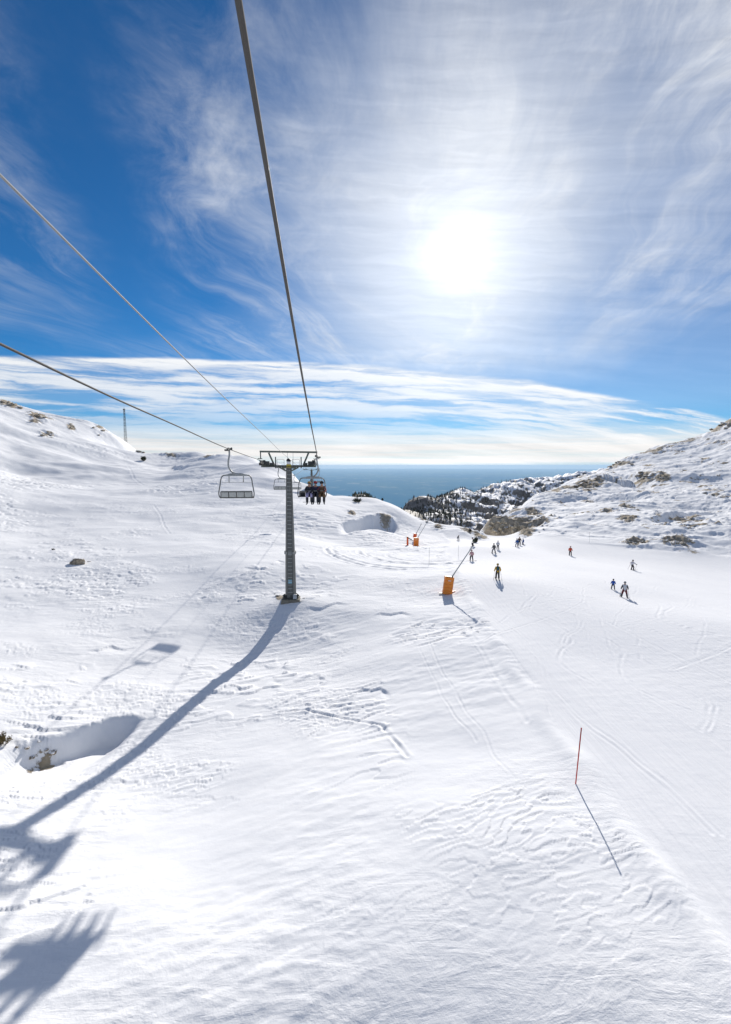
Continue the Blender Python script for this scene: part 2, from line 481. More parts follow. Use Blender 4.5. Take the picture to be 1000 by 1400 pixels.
for k in range(16):
    x0, x1 = _tr.uniform(10, 52), _tr.uniform(8, 40); y0, y1 = _tr.uniform(45, 95), _tr.uniform(14, 40); am, wl, ph = _tr.uniform(0.4, 2.6), _tr.uniform(10, 24), _tr.uniform(0, 6.28)
    for o in ((0.0, 0.32) if k % 2 else (0.0,)):
        TRACKS.append(([(x0 + o + (x1 - x0) * t + am * math.sin(ph + 2 * math.pi * t * (y0 - y1) / wl), y0 + (y1 - y0) * t) for t in np.linspace(0, 1, 40)], _tr.uniform(0.06, 0.11), _tr.uniform(0.015, 0.035)))
_rc = hit(base_h, 592, 760)
for k, (ra, rb) in enumerate(((7.0, 4.2), (10.0, 6.0), (11.2, 6.8), (15.5, 9.2), (16.8, 10.1))):
    TRACKS.append(([(_rc.x + math.cos(a) * ra + 0.4 * math.sin(3 * a + k), _rc.y + math.sin(a) * rb * 1.5) for a in np.linspace(R(100), R(300 - 12 * k), 24)], 0.30, 0.17))

def groomed_mask(x, y):
    e = np.interp(y, PE_Y, PE_X) + perlin(y * 0.25, y * 0 + 3.3) * 0.5
    r = np.interp(y, PR_Y, PR_X, left=400.0) + perlin(y * 0.1, y * 0 + 8.3) * 3
    return sst(-0.3, 0.5, x - e) * sst(3.0, -3.0, x - r) * sst(112, 104, y), x - e

# exposed rock: pixel, half width, half height (pixels), weight
ROCK = [(700, 718, 34, 17, 1.0), (730, 704, 14, 9, 0.8), (680, 722, 18, 13, 0.95), (800, 664, 19, 11, 0.8), (822, 658, 13, 10, 0.75), (835, 640, 14, 6, 0.7), (850, 633, 22, 7, 0.7),
        (880, 650, 18, 9, 0.75), (905, 651, 12, 8, 0.7), (865, 652, 10, 6, 0.6), (926, 742, 26, 8, 0.7), (870, 742, 18, 6, 0.65), (898, 709, 7, 5, 0.7), (985, 580, 22, 10, 0.9), (930, 605, 30, 5, 0.75),
        (760, 672, 26, 6, 0.75), (890, 617, 26, 5, 0.8), (720, 725, 10, 8, 0.9), (742, 718, 9, 6, 0.8),
        (860, 715, 14, 5, 0.8), (12, 551, 17, 5, 1.0), (52, 569, 14, 4, 0.95), (48, 575, 9, 3, 0.85), (65, 593, 10, 4, 0.85), (97, 584, 6, 4, 0.9),
        (137, 585, 8, 5, 0.85), (192, 611, 10, 3, 0.9), (232, 622, 14, 3, 0.6), (285, 624, 10, 2.5, 0.6), (530, 712, 9, 5, 0.75), (482, 703, 7, 3, 0.6),
        (600, 722, 8, 4, 0.85), (655, 732, 9, 6, 0.75), (640, 726, 10, 3, 0.6), (583, 712, 9, 3, 0.7), (398, 818, 17, 5, 0.75), (383, 816, 6, 3, 0.9),
        (60, 1024, 26, 9, 0.5), (40, 1030, 14, 7, 0.5)]
RB = []
for px, py, rx, ry, w in ROCK:
    c = hit(base_h, px, py); u0, v0 = chart(c)
    va = chart(hit(base_h, px, py + ry))[1]
    vb = chart(hit(base_h, px, py - ry))[1]
    vb = v0 + min(max(vb - v0, 0.012), 0.10); va = v0 - min(max(v0 - va, 0.012), 0.10)
    RB.append((u0, v0, rx / F * math.cos(u0) ** 2, v0 - va, vb - v0, w))

def ground(x, y, want=False):
    """height of the finished snow surface; with want=True also the rock and groomed masks"""
    x = np.asarray(x, float); y = np.asarray(y, float)
    r = np.hypot(x, y); u = np.arctan2(x, y); v = np.log(np.maximum(r, 1.0))
    z = base_h(x, y)
    for f in LIPS: z = z + f(u, v, x, y)
    gm, de = groomed_mask(x, y)
    wild = 1 - gm
    far = sst(60, 200, r)
    # large drifts
    z = z + wild * (fbm(x / 14 + 5, y / 11, 3) * (0.30 + 0.25 * far) + far * fbm(x / 45, y / 45 + 3, 3) * (0.9 + 1.5 * sst(0.0, -0.12, u)))
    z = z + gm * fbm(x / 16 + 9, y / 22, 2) * 0.16
    z = z + np.exp(-((de + 0.5) / 0.55) ** 2) * 0.16 * (r < 110) * (y > 0)
    # wind-cut ledges: a saw-tooth laid on stretched noise, only in patches
    c, s = math.cos(R(16)), math.sin(R(16))
    xs, ys = x * c + y * s, -x * s + y * c
    wx, wy = perlin(x / 3.1, y / 3.1) * 1.1, perlin(x / 2.7 + 40, y / 2.7) * 1.1
    for L, amp, k, th, o in ((9.0, 0.13, 3.2, 0.12, 0.0), (3.4, 0.055, 3.0, 0.14, 30.0), (26.0, 0.30, 4.0, 0.02, 70.0)):
        t = fbm((xs + wx * 0.6) / L + o, (ys + wy * 0.4) / (L * 0.30) + o, 4, 0.5) * k
        fr = t - np.floor(t)
        saw = fr * (1 - sst(0.955, 1.0, fr))
        patch = sst(th, th + 0.22, fbm(x / (L * 2.6) + o * 3, y / (L * 2.2) - o, 3))
        sc = (1.0 - far) * sst(8, 20, r) if L < 20 else sst(60, 110, r)
        z = z + saw * amp * patch * (wild * 0.97 + 0.03) * sc
    t = fbm((xs + wx * 1.3) / 7.0 + 91.0, (ys + wy * 1.0) / 3.4 + 12.0, 4, 0.52) * 2.2
    fr = t - np.floor(t)
    brk = sst(0.02, 0.16, fbm(x / 2.2 + 60, y / 2.2, 2)) * sst(0.0, 0.25, fbm(x / 17 + 33, y / 17 - 8, 2))
    z = z + fr * (1 - sst(0.965, 1.0, fr)) * 0.11 * brk * wild * (1 - far) * sst(20, 32, r)
    # small ripple everywhere, rougher off the piste
    rip = fbm(xs / 1.5, ys / 0.6, 3, 0.55)
    z = z + rip * (0.022 * wild + 0.007) * (1 - sst(50, 120, r)) * (0.4 + 1.2 * sst(-0.2, 0.3, fbm(x / 12 + 50, y / 12, 2)))
    # ski and snowcat tracks
    for pts, wd, dp in TRACKS:
        a = np.array(pts); m = (x > a[:, 0].min() - 2) & (x < a[:, 0].max() + 2) & (y > a[:, 1].min() - 2) & (y < a[:, 1].max() + 2)
        if np.any(m):
            d = polyline_dist(x[m] + perlin(x[m] / 2, y[m] / 2) * 0.25, y[m], pts)
            z[m] += dp * (np.exp(-((d - wd * 1.7) / wd) ** 2) * 0.7 - np.exp(-(d / wd) ** 2)) * (0.5 + perlin(x[m] / 1.3, y[m] / 1.3) * 0.9)
    # rock
    rk = np.zeros_like(z)
    nz = fbm(x / 7 + 3, y / 7, 5, 0.62)
    for u0, v0, ru, ra, rb, w in RB:
        du = (u - u0) / ru; dv = np.where(v < v0, (v - v0) / ra, (v - v0) / rb)
        q = du * du + dv * dv
        m = q < 6
        rk[m] = np.maximum(rk[m], w * np.exp(-q[m] * 0.8))
    mount = sst(R(14), R(20), u) * sst(108, 135, r)
    speck = (sst(0.16, 0.5, fbm(x / 16 + 11, y / 16, 5, 0.6)) * 0.5 + sst(0.1, 0.5, fbm(xs / 6 + 21, ys / 2.6, 4, 0.6)) * 0.33) * mount
    rk = np.maximum(rk, speck)
    rk0 = rk
    rk = np.clip(rk + nz * 0.55 * (rk > 0.03), 0, 1)
    rough = (fbm(x / 5.5, y / 5.5 + 7, 5, 0.6, True) - 0.45) * 2.4 + fbm(x / 2.0, y / 2.0, 3) * 0.8
    small = sst(120, 40, r)
    z = z + rough * np.clip(rk0, 0, 1) * (0.85 - 0.80 * small) + mount * (fbm(x / 34 + 8, y / 34, 3, 0.55, True) * 1.6 + fbm(xs / 12 + 2, ys / 7, 5, 0.55) * 0.45 + fbm(x / 2.5, y / 2.5, 2) * 0.10)
    if want: return z, rk, gm
    return z

def grid_mesh(name, X, Y, Z, attrs=None):
    nr, nc = X.shape
    me = bpy.data.meshes.new(name)
    co = np.stack([X, Y, Z], -1).reshape(-1, 3).astype(np.float32)
    i = np.arange(nr * nc).reshape(nr, nc)
    q = np.stack([i[:-1, :-1], i[:-1, 1:], i[1:, 1:], i[1:, :-1]], -1).reshape(-1, 4).astype(np.int32)
    me.vertices.add(len(co)); me.vertices.foreach_set('co', co.ravel())
    me.loops.add(q.size); me.loops.foreach_set('vertex_index', q.ravel())
    me.polygons.add(len(q)); me.polygons.foreach_set('loop_start', np.arange(0, q.size, 4, dtype=np.int32))
    me.polygons.foreach_set('use_smooth', np.ones(len(q), bool))
    for k, a in (attrs or {}).items():
        at = me.attributes.new(k, 'FLOAT', 'POINT'); at.data.foreach_set('value', a.ravel().astype(np.float32))
    me.update(calc_edges=True); me.validate()
    return me

def structure(name, me, mat):
    o = bpy.data.objects.new(name, me); COL.objects.link(o)
    me.materials.append(mat); o['kind'] = 'structure'
    return o

SNOW = snow_material()
front = np.linspace(R(-47), R(47), 980)
backl = np.linspace(R(-180), R(-47), 70)[:-1]; backr = np.linspace(R(47), R(180), 70)[1:]
ua = np.concatenate([backl, front, backr])
ra_ = np.exp(np.concatenate([np.linspace(math.log(2.0), math.log(7.0), 30)[:-1], np.linspace(math.log(7.0), math.log(480.0), 920)[:-1], np.linspace(math.log(480.0), math.log(900.0), 40)]))
UU, RR = np.meshgrid(ua, ra_)
GX, GY = RR * np.sin(UU), RR * np.cos(UU)
sh = GX.shape
gz, grk, ggm = ground(GX.ravel(), GY.ravel(), True)
terrain = structure('snowfield', grid_mesh('snowfield', GX, GY, gz.reshape(sh), {'rock': grk, 'groomed': ggm}), SNOW)

# ------------------------------------------------------------------ the plain and the gulf far below, bent with the earth
def plain_material():
    m, nt, b = new_mat('plain')
    co = objco(nt)
    km = stretched(nt, co, 0.001, 0.001, 0.0)
    n1 = noise(nt, stretched(nt, km, 0.12, 0.035, 1.0), 1.0, 6.0, 0.6)
    n2 = noise(nt, stretched(nt, km, 0.9, 0.28, 1.0), 1.0, 5.0, 0.7)
    c = mixc(nt, n1.step(0.35, 0.65), (0.06, 0.20, 0.35), (0.12, 0.25, 0.34))  # base tones made bluer, standing in for part of the distant haze
    c = mixc(nt, n2.step(0.52, 0.70) * 0.7, c, (0.36, 0.42, 0.46))
    n3 = noise(nt, stretched(nt, km, 2.6, 0.55, 1.0), 1.0, 3.0, 0.7)
    c = mixc(nt, n3.step(0.66, 0.74) * n1.step(0.5, 0.6), c, (0.55, 0.56, 0.56))
    setp(nt, b, 'Base Color', c)
    b.inputs['Roughness'].default_value = 0.9
    b.inputs['Specular IOR Level'].default_value = 0.0
    return m
pr = np.exp(np.linspace(math.log(1000.0), math.log(150000.0), 120)); pu = np.linspace(-math.pi, math.pi, 181)
PU, PR = np.meshgrid(pu, pr)
plain = structure('plain', grid_mesh('plain', PR * np.sin(PU), PR * np.cos(PU), -900.0 + 0 * PR), plain_material())

# ------------------------------------------------------------------ wooded limestone ridges beyond the notch
def ridge_material(name, wood):
    m, nt, b = new_mat(name)
    co = objco(nt)
    rk = attr(nt, 'rock')
    n1 = noise(nt, co, 0.09, 8.0, 0.65)
    n2 = noise(nt, co, 0.02, 4.0, 0.6)
    rockc = mixc(nt, n1.step(0.4, 0.65), (0.14, 0.125, 0.11), (0.30, 0.27, 0.24))
    rockc = mixc(nt, n2.step(0.4, 0.6) * wood, rockc, (0.09, 0.08, 0.065))
    f = (rk + (n1 - 0.5) * 0.9).step(0.45, 0.58)
    setp(nt, b, 'Base Color', mixc(nt, f, (0.84, 0.85, 0.88), rockc))
    b.inputs['Roughness'].default_value = 0.75
    bump(nt, b, n1, 3.0, 0.5)
    return m

RC = [(548, 700, 640), (565, 697, 660), (590, 687, 700), (608, 678, 730), (622, 671, 750), (640, 677, 770), (660, 671, 850), (685, 665, 930), (710, 660, 1000), (740, 657, 1050), (775, 652, 1100), (800, 646, 1120), (830, 648, 1130), (880, 655, 1150),
      (560, 715, 520), (600, 722, 480), (640, 735, 440), (680, 725, 520), (640, 705, 590), (610, 700, 610), (680, 695, 700), (720, 690, 780), (760, 680, 850), (800, 670, 930), (720, 715, 600), (780, 700, 700), (860, 690, 800)]
rctrl = []
for px, py, Y in RC:
    p = P(px, py, Y); rctrl.append((*chart(p), p.z))
rctrl += [pol(2.5, 640, -140), pol(2.5, 900, -260), pol(7, 900, -190), pol(10.5, 1000, -150), pol(15, 1300, -150), pol(22, 1500, -140), pol(31, 1500, -140), pol(8, 300, -110), pol(15, 330, -110), pol(25, 400, -120), pol(31, 500, -90), pol(18, 1900, -420), pol(5, 1500, -480), pol(30, 1900, -420)]
_ridge = tps(rctrl, 1e-4)
def ridge_h(x, y):
    r = np.hypot(x, y); u = np.arctan2(x, y); v = np.log(r)
    z = _ridge(u, v)
    a = fbm(x / 60, y / 60, 5, 0.58, True)
    return z + (a - 0.35) * 13.0 * (0.35 + 0.65 * sst(R(10), R(14), u)) + fbm(x / 22 + 4, y / 22, 3) * 2.5
def polar(u0, u1, nu, r0, r1, nr):
    a, b = np.meshgrid(np.linspace(R(u0), R(u1), nu), np.exp(np.linspace(math.log(r0), math.log(r1), nr)))
    return b * np.sin(a), b * np.cos(a)
X, Y = polar(2.0, 33.0, 330, 300.0, 1900.0, 260)
Z = ridge_h(X.ravel(), Y.ravel()).reshape(X.shape)
gy_, gx_ = np.gradient(Z)
st = np.hypot(gy_ / np.gradient(np.hypot(X, Y))[0], gx_ / (np.hypot(X, Y) * R(31 / 330)))
uX = np.arctan2(X, Y)
rkm = np.clip(sst(0.35, 0.9, st) * 0.75 + sst(R(12.5), R(9.5), uX) * 0.42 + 0.05 + fbm(X / 60, Y / 60, 3) * 0.35, 0, 1)
ridge = structure('hills', grid_mesh('hills', X, Y, Z, {'rock': rkm}), ridge_material('ridge_ground', 0.6))
# a lower wooded summit that shows over the snow knoll
DC = P(494, 673, 520.0)
def dome_h(x, y):
    return DC.z - 22 + 20 * np.exp(-(((x - DC.x) / 24.0) ** 2 + ((y - DC.y) / 40.0) ** 2)) + fbm(x / 14, y / 14, 3) * 2.0 - sst(60, 120, np.hypot(x - DC.x, y - DC.y)) * 90
X, Y = np.meshgrid(np.linspace(DC.x - 110, DC.x + 110, 70), np.linspace(DC.y - 110, DC.y + 110, 70))
dome = structure('wooded_hill', grid_mesh('wooded_hill', X, Y, dome_h(X.ravel(), Y.ravel()).reshape(X.shape), {'rock': np.full(X.shape, 0.7)}), ridge_material('wooded_ground', 0.9))
# ------------------------------------------------------------------ mesh helpers
def gp(px, py):
    """point of the finished ground under a pixel"""
    p = hit(ground, px, py, n=1500)
    r = math.hypot(p.x, p.y)
    return hit(ground, px, py, r0=r * 0.99, r1=r * 1.004, n=120)
def gz_at(x, y):
    return float(ground(np.array([x]), np.array([y]))[0])

class MB:
    def __init__(s): s.v = []; s.f = []; s.m = []; s.mi = 0
    def _add(s, vs, fs):
        o = len(s.v); s.v += [tuple(v) for v in vs]
        s.f += [tuple(i + o for i in f) for f in fs]; s.m += [s.mi] * len(fs)
        return s
    def box(s, c, size, mat=None, taper=1.0):
        x, y, z = (k / 2 for k in size); M = mat or Matrix.Identity(3); c = Vector(c)
        vs = []
        for dz in (-1, 1):
            t = taper if dz > 0 else 1.0
            for dx, dy in ((-1, -1), (1, -1), (1, 1), (-1, 1)): vs.append(c + M @ Vector((dx * x * t, dy * y * t, dz * z)))
        return s._add(vs, [(3, 2, 1, 0), (4, 5, 6, 7), (0, 1, 5, 4), (1, 2, 6, 5), (2, 3, 7, 6), (3, 0, 4, 7)])
    def beam(s, a, b, w, h):
        """box section from a to b, w across, h upwards"""
        a, b = Vector(a), Vector(b); d = (b - a); L = d.length; d.normalize()
        up = Vector((0, 0, 1)) if abs(d.z) < 0.95 else Vector((0, 1, 0))
        x = d.cross(up).normalized(); z = x.cross(d)
        return s.box((a + b) / 2, (w, L, h), Matrix((x, d, z)).transposed())
    def tube(s, pts, r, seg=8, caps=True):
        pts = [Vector(p) for p in pts]; n = len(pts)
        rs = r if isinstance(r, (list, tuple)) else [r] * n
        vs = []; prev = None
        for i, p in enumerate(pts):
            d = (pts[min(i + 1, n - 1)] - pts[max(i - 1, 0)]).normalized()
            ref = Vector((0, 0, 1)) if abs(d.z) < 0.9 else Vector((1, 0, 0))
            if prev is None: u = d.cross(ref).normalized()
            else:
                u = prev - d * prev.dot(d)
                u = u.normalized() if u.length > 1e-6 else d.cross(ref).normalized()
            prev = u; w = d.cross(u)
            for k in range(seg):
                a = 2 * math.pi * k / seg
                vs.append(p + (u * math.cos(a) + w * math.sin(a)) * rs[i])
        fs = [(i * seg + k, i * seg + (k + 1) % seg, (i + 1) * seg + (k + 1) % seg, (i + 1) * seg + k) for i in range(n - 1) for k in range(seg)]
        if caps: fs += [tuple(range(seg - 1, -1, -1)), tuple((n - 1) * seg + k for k in range(seg))]
        return s._add(vs, fs)
    def disc(s, c, axis, r, t, seg=16):
        a = Vector(axis).normalized() * t / 2
        return s.tube([Vector(c) - a, Vector(c) + a], r, seg)
    def ball(s, c, r, seg=10, rings=6, z0=-90, z1=90):
        c = Vector(c); rx, ry, rz = r if isinstance(r, (tuple, list)) else (r, r, r)
        vs = []
        for i in range(rings + 1):
            e = R(z0 + (z1 - z0) * i / rings)
            for k in range(seg):
                a = 2 * math.pi * k / seg
                vs.append(c + Vector((rx * math.cos(e) * math.cos(a), ry * math.cos(e) * math.sin(a), rz * math.sin(e))))
        fs = [(i * seg + k, i * seg + (k + 1) % seg, (i + 1) * seg + (k + 1) % seg, (i + 1) * seg + k) for i in range(rings) for k in range(seg)]
        return s._add(vs, fs)
    def mesh(s, name, mats, smooth=False):
        me = bpy.data.meshes.new(name); me.from_pydata(s.v, [], s.f)
        for m in (mats if isinstance(mats, (list, tuple)) else [mats]): me.materials.append(m)
        me.polygons.foreach_set('material_index', s.m)
        if smooth: me.polygons.foreach_set('use_smooth', [True] * len(s.f))
        me.update()
        return me
    def build(s, name, mats, parent=None, smooth=False, bevel=0.0):
        o = bpy.data.objects.new(name, s.mesh(name, mats, smooth)); COL.objects.link(o)
        if parent: o.parent = parent
        if bevel:
            b = o.modifiers.new('bevel', 'BEVEL'); b.width = bevel; b.segments = 2; b.limit_method = 'ANGLE'
        return o

def tag(o, label, cat, group=None):
    o['label'] = label; o['category'] = cat
    if group: o['group'] = group
    return o
def thing(name, label, cat, loc=(0, 0, 0), rz=0.0, group=None):
    o = bpy.data.objects.new(name, None); COL.objects.link(o)
    o.location = loc; o.rotation_euler = (0, 0, rz); o.empty_display_size = 0.2
    return tag(o, label, cat, group)
def copy_tree(o, parent=None):
    c = o.copy(); COL.objects.link(c)
    if parent: c.parent = parent
    for ch in list(o.children): copy_tree(ch, c)
    return c
def smooth_path(pts, n=8):
    """Catmull-Rom through points"""
    p = [Vector(q) for q in pts]; p = [p[0] * 2 - p[1]] + p + [p[-1] * 2 - p[-2]]
    out = []
    for i in range(1, len(p) - 2):
        for k in range(n):
            t = k / n
            out.append(0.5 * ((2 * p[i]) + (p[i + 1] - p[i - 1]) * t + (2 * p[i - 1] - 5 * p[i] + 4 * p[i + 1] - p[i + 2]) * t * t + (3 * p[i] - p[i - 1] - 3 * p[i + 1] + p[i + 2]) * t ** 3))
    return out + [p[-2]]

GALV = paint('galvanised_steel', (0.20, 0.205, 0.195), 0.55, 0.35, 0.22, 1.5)
GALVD = paint('dark_steel', (0.095, 0.10, 0.092), 0.55, 0.3, 0.25, 2.0)
LIGHTST = paint('light_steel', (0.38, 0.39, 0.38), 0.5, 0.3, 0.18, 2.0)
RUBBER = paint('black_rubber', (0.03, 0.03, 0.032), 0.7, 0.0, 0.2, 4.0)
ROPE = paint('steel_rope', (0.075, 0.07, 0.065), 0.8, 0.0, 0.2, 8.0)
CABLE = paint('pale_cable', (0.30, 0.30, 0.30), 0.75, 0.0, 0.15, 8.0)
ORANGE = paint('orange_padding', (0.90, 0.27, 0.03), 0.6, 0.0, 0.10, 1.2, 0.01)
ORANGER = paint('orange_red_padding', (0.90, 0.14, 0.025), 0.6, 0.0, 0.10, 1.2)
WHITE = paint('white_paint', (0.78, 0.78, 0.78), 0.5, 0.0, 0.08)
YELLOW = paint('yellow_sign', (0.72, 0.55, 0.04), 0.5, 0.0, 0.10)
BLUEW = paint('pale_blue_plate', (0.30, 0.55, 0.66), 0.45, 0.0, 0.1)
CONC = paint('concrete', (0.30, 0.27, 0.21), 0.9, 0.0, 0.3, 2.5, 0.02)
GREENP = paint('green_grey_paint', (0.16, 0.185, 0.15), 0.55, 0.1, 0.2, 1.5)
SLAT = paint('pale_slat', (0.52, 0.52, 0.48), 0.6, 0.0, 0.15, 2.0)
BLACK = paint('black_plastic', (0.02, 0.021, 0.024), 0.5, 0.0, 0.2, 3.0)
RED = paint('red_pole', (0.60, 0.03, 0.02), 0.45, 0.0, 0.1)
GREYPOLE = paint('grey_pole', (0.58, 0.58, 0.55), 0.7, 0.0, 0.12)

# ------------------------------------------------------------------ chairlift tower
LINE = math.atan(0.0924)
def hz(py): return P(398, py, 45.0).z - TB.z
H_ARM, H_TOP = hz(637.0), hz(617.5)

def tower_mast(h, rb, rm, rt, hm):
    b = MB()
    b.tube([(0, 0, 0), (0, 0, hm)], [rb, rm], 10); b.tube([(0, 0, hm), (0, 0, h)], [rm * 0.97, rt], 10)
    return b
def make_tower(label, loc, detail=True):
    t = thing('lift_tower', label, 'lift tower', loc, LINE)
    hm = hz(755)
    m = tower_mast(H_ARM, 0.54, 0.475, 0.27, hm).build('mast', GALV, t)
    MB().disc((0, 0, hm - 0.06), (0, 0, 1), 0.57, 0.09, 16).disc((0, 0, hm + 0.06), (0, 0, 1), 0.57, 0.09, 16).build('flange', LIGHTST, m)
    bo = MB()
    for k in range(12):
        a = k * math.pi / 6 + 0.2
        bo.disc((0.53 * math.cos(a), 0.53 * math.sin(a), hm), (0, 0, 1), 0.025, 0.3, 6)
    bo.build('bolts', GALVD, m)['kind'] = 'stuff'
    MB().box((-0.05, -0.585, hz(793)), (0.42, 0.03, 0.36)).build('number_plate', [BLUEW], m)
    # ladder up the face
    fl = lambda z: 0.54 - (0.54 - 0.27) * z / H_ARM + 0.13
    for s in (-1, 1):
        MB().beam((s * 0.23, -fl(0.5), 0.5), (s * 0.21, -fl(H_ARM - 0.3), H_ARM - 0.3), 0.045, 0.06).build('ladder_rail', GALVD, t)
    rungs = MB(); z = 0.7
    while z < H_ARM - 0.4:
        rungs.beam((-0.22, -fl(z), z), (0.22, -fl(z), z), 0.045, 0.05); z += 0.36
    rungs.build('rungs', LIGHTST, t)['kind'] = 'stuff'
    # foot
    MB().box((0, 0, -0.22), (1.9, 1.6, 0.42), None, 0.9).build('footing', CONC, t, bevel=0.04)
    f = MB().disc((0, 0, 0.06), (0, 0, 1), 0.78, 0.07, 16)
    for k in range(8):
        a = k * math.pi / 4
        d = Vector((math.cos(a), math.sin(a), 0))
        f.beam(d * 0.5 + Vector((0, 0, 0.3)), d * 0.72 + Vector((0, 0, 0.12)), 0.03, 0.3)
        f.disc(d * 0.68 + Vector((0, 0, 0.13)), (0, 0, 1), 0.05, 0.22, 6)
    f.build('base_plate', GALVD, t)
    MB().box((0.42, -0.72, 0.3), (0.34, 0.24, 0.42)).build('junction_box', paint('junction_grey', (0.42, 0.45, 0.47), 0.5), t, bevel=0.02)
    # crossarm
    XL, XR = -2.55, 2.55
    arm = MB().beam((XL, 0, H_ARM), (XR, 0, H_ARM), 0.34, 0.20)
    arm.box((0, 0, H_ARM - 0.12), (1.3, 0.5, 0.22), None, 1.0)
    arm.build('crossarm', GREENP, t)
    for s in (-1, 1): MB().tube([(s * 0.9, 0.0, H_ARM - 0.1), (s * 0.27, 0, H_ARM - 0.42)], 0.08, 6).build('knee_brace', GREENP, t)
    # lifting gantry above it
    MB().beam((XL - 0.12, 0, H_TOP + 0.03), (XR + 0.12, 0, H_TOP - 0.03), 0.2, 0.17).build('gantry_beam', GREENP, t)
    for s in (-1, 1):
        MB().beam((s * 1.85, 0, H_TOP - 0.08), (s * 1.35, 0, H_ARM + 0.1), 0.12, 0.16).build('gantry_brace', GREENP, t)
        MB().beam((s * 2.6, 0, H_TOP), (s * 2.6, 0, H_TOP - 0.62), 0.09, 0.09).box((s * 2.66, 0, H_TOP - 0.63), (0.42, 0.16, 0.07)).build('gantry_hook', GALVD, t)
        # catwalk with rails
        c = MB().box((s * 1.05, -0.55, H_ARM - 0.06), (2.4, 0.55, 0.05)).build('catwalk', GALVD, t)
        r = MB()
        for x in (0.38, 1.02): r.beam((s * x, -0.8, H_ARM), (s * x, -0.8, H_ARM + 0.62), 0.035, 0.035)
        for zz in (0.3, 0.62): r.beam((s * 0.38, -0.8, H_ARM + zz), (s * 1.02, -0.8, H_ARM + zz), 0.03, 0.03)
        r.build('railing', LIGHTST, c)
        MB().beam((s * 1.17, -0.62, H_ARM - 0.2), (s * 1.17, -0.62, H_ARM + 0.85), 0.10, 0.08).build('rail_post', GALVD, t)
        # sheave train along the rope
        xr = s * 2.43
        st = MB()
        st.beam((xr - s * 0.16, -1.5, H_ARM + 0.24), (xr - s * 0.16, 1.5, H_ARM + 0.24), 0.06, 0.20)
        st.beam((xr - s * 0.16, -0.1, H_ARM + 0.1), (xr - s * 0.16, 0.1, H_ARM + 0.5), 0.2, 0.3)
        st.box((xr - s * 0.42, -0.2, H_ARM + 0.28), (0.45, 0.5, 0.36))
        st.box((xr - s * 0.85, -0.25, H_ARM + 0.2), (0.32, 0.35, 0.22))
        stn = st.build('sheave_train', GALVD, t)
        for k in range(8):
            y = -1.4 + 0.4 * k
            MB().disc((xr, y, H_ARM + 0.30), (1, 0, 0), 0.19, 0.10, 14).build('sheave', RUBBER, stn)
        MB().box((xr + s * 0.12, 0, H_ARM + 0.20), (0.05, 3.0, 0.26)).tube([(xr + s * 0.05, -1.7, H_ARM + 0.55), (xr - s * 0.05, -1.75, H_ARM + 0.2)], 0.04, 6).build('rope_catcher', GALVD, stn)
    s_ = MB().box((0.02, -0.56, H_ARM + 0.03), (0.42, 0.03, 0.30)).build('warning_sign', YELLOW, t)
    MB().box((0.02, -0.57, H_ARM + 0.30), (0.36, 0.03, 0.24)).build('plate', WHITE, t)
    MB().disc((0, -0.30, H_ARM + 0.52), (0.15, 1, 0), 0.20, 0.14, 14).beam((0, -0.3, H_ARM + 0.1), (0, -0.3, H_ARM + 0.5), 0.08, 0.08).build('cable_pulley', BLACK, t)
    for x in (-0.12, 0.40): MB().tube([(x, -0.05, H_ARM + 0.1), (x, 0, H_TOP)], 0.015, 5).build('stay', LIGHTST, t)
    return t
tower = make_tower('tall grey steel lift tower with a ladder, casting the long shadow on the snow', TB - Vector((0, 0, 0.02)))
T2 = Vector((-3.05 - 0.0924 * 150, 150.0, 0)); T2.z = gz_at(T2.x, T2.y)
tower2 = copy_tree(tower); tower2.location = T2
H2 = P(427, 640, 150.0).z - T2.z
tower2.scale = (1, 1, H2 / H_TOP)
tag(tower2, 'distant lift tower half hidden behind the chair with skiers, beyond the ladder tower', 'lift tower')
tower['group'] = tower2['group'] = 'chairlift towers'

# ------------------------------------------------------------------ ropes
def tw(x, y, z, o=None):
    """tower-local point in the world"""
    c, s = math.cos(LINE), math.sin(LINE); b = o or TB
    return Vector((b.x + x * c - y * s, b.y + x * s + y * c, b.z + z))
GL = P(313.5, 614.0, 28.6)                     # grip of the empty chair
GR = P(433.5, 624.0, 34.6)                     # grip of the chair with skiers
ZR = H_ARM + 0.51
h2 = lambda s: Vector((T2.x + s * 2.43, T2.y, T2.z + H2 * (H_ARM + 0.51) / H_TOP))
GM = P(381.0, 638.5, 62.0)
GF = Vector((h2(-1).x, 0, 0)) ; GF = P(402.5, 649.5, 98.0)
GQ = P(436.5, 643.5, 118.0)
NL = P(0, 470, 8.24); NR = P(388, 367, 7.0); NS = P(128, 367, 6.36)
def extend(a, b, Y):
    return a + (a - b) * ((a.y - Y) / (b.y - a.y))
def rope(name, pts, r, mat, label, cat, group):
    o = MB().tube(smooth_path(pts, 10), r, 8).build(name, mat, None, True)
    return tag(o, label, cat, group)
rope('haul_rope', [extend(NL, GL, -12.0) + Vector((0, 0, 0.5)), NL, NL.lerp(GL, 0.5) + Vector((0, 0, -0.03)), GL, tw(-2.43, -1.5, ZR), tw(-2.43, 1.5, ZR), GM, GF, h2(-1)], 0.026, ROPE,
     'thick steel rope that carries the empty chairs to the tower', 'rope', 'ropes of the chairlift')
rope('haul_rope', [extend(NR, GR, -12.0) + Vector((0, 0, 0.6)), NR, NR.lerp(GR, 0.45) + Vector((0, 0, -0.05)), GR, tw(2.43, -1.5, ZR), tw(2.43, 1.5, ZR), GQ, h2(1)], 0.026, ROPE,
     'thick steel rope that carries the chair with skiers', 'rope', 'ropes of the chairlift')
TC = tw(0, -0.3, H_ARM + 0.72)
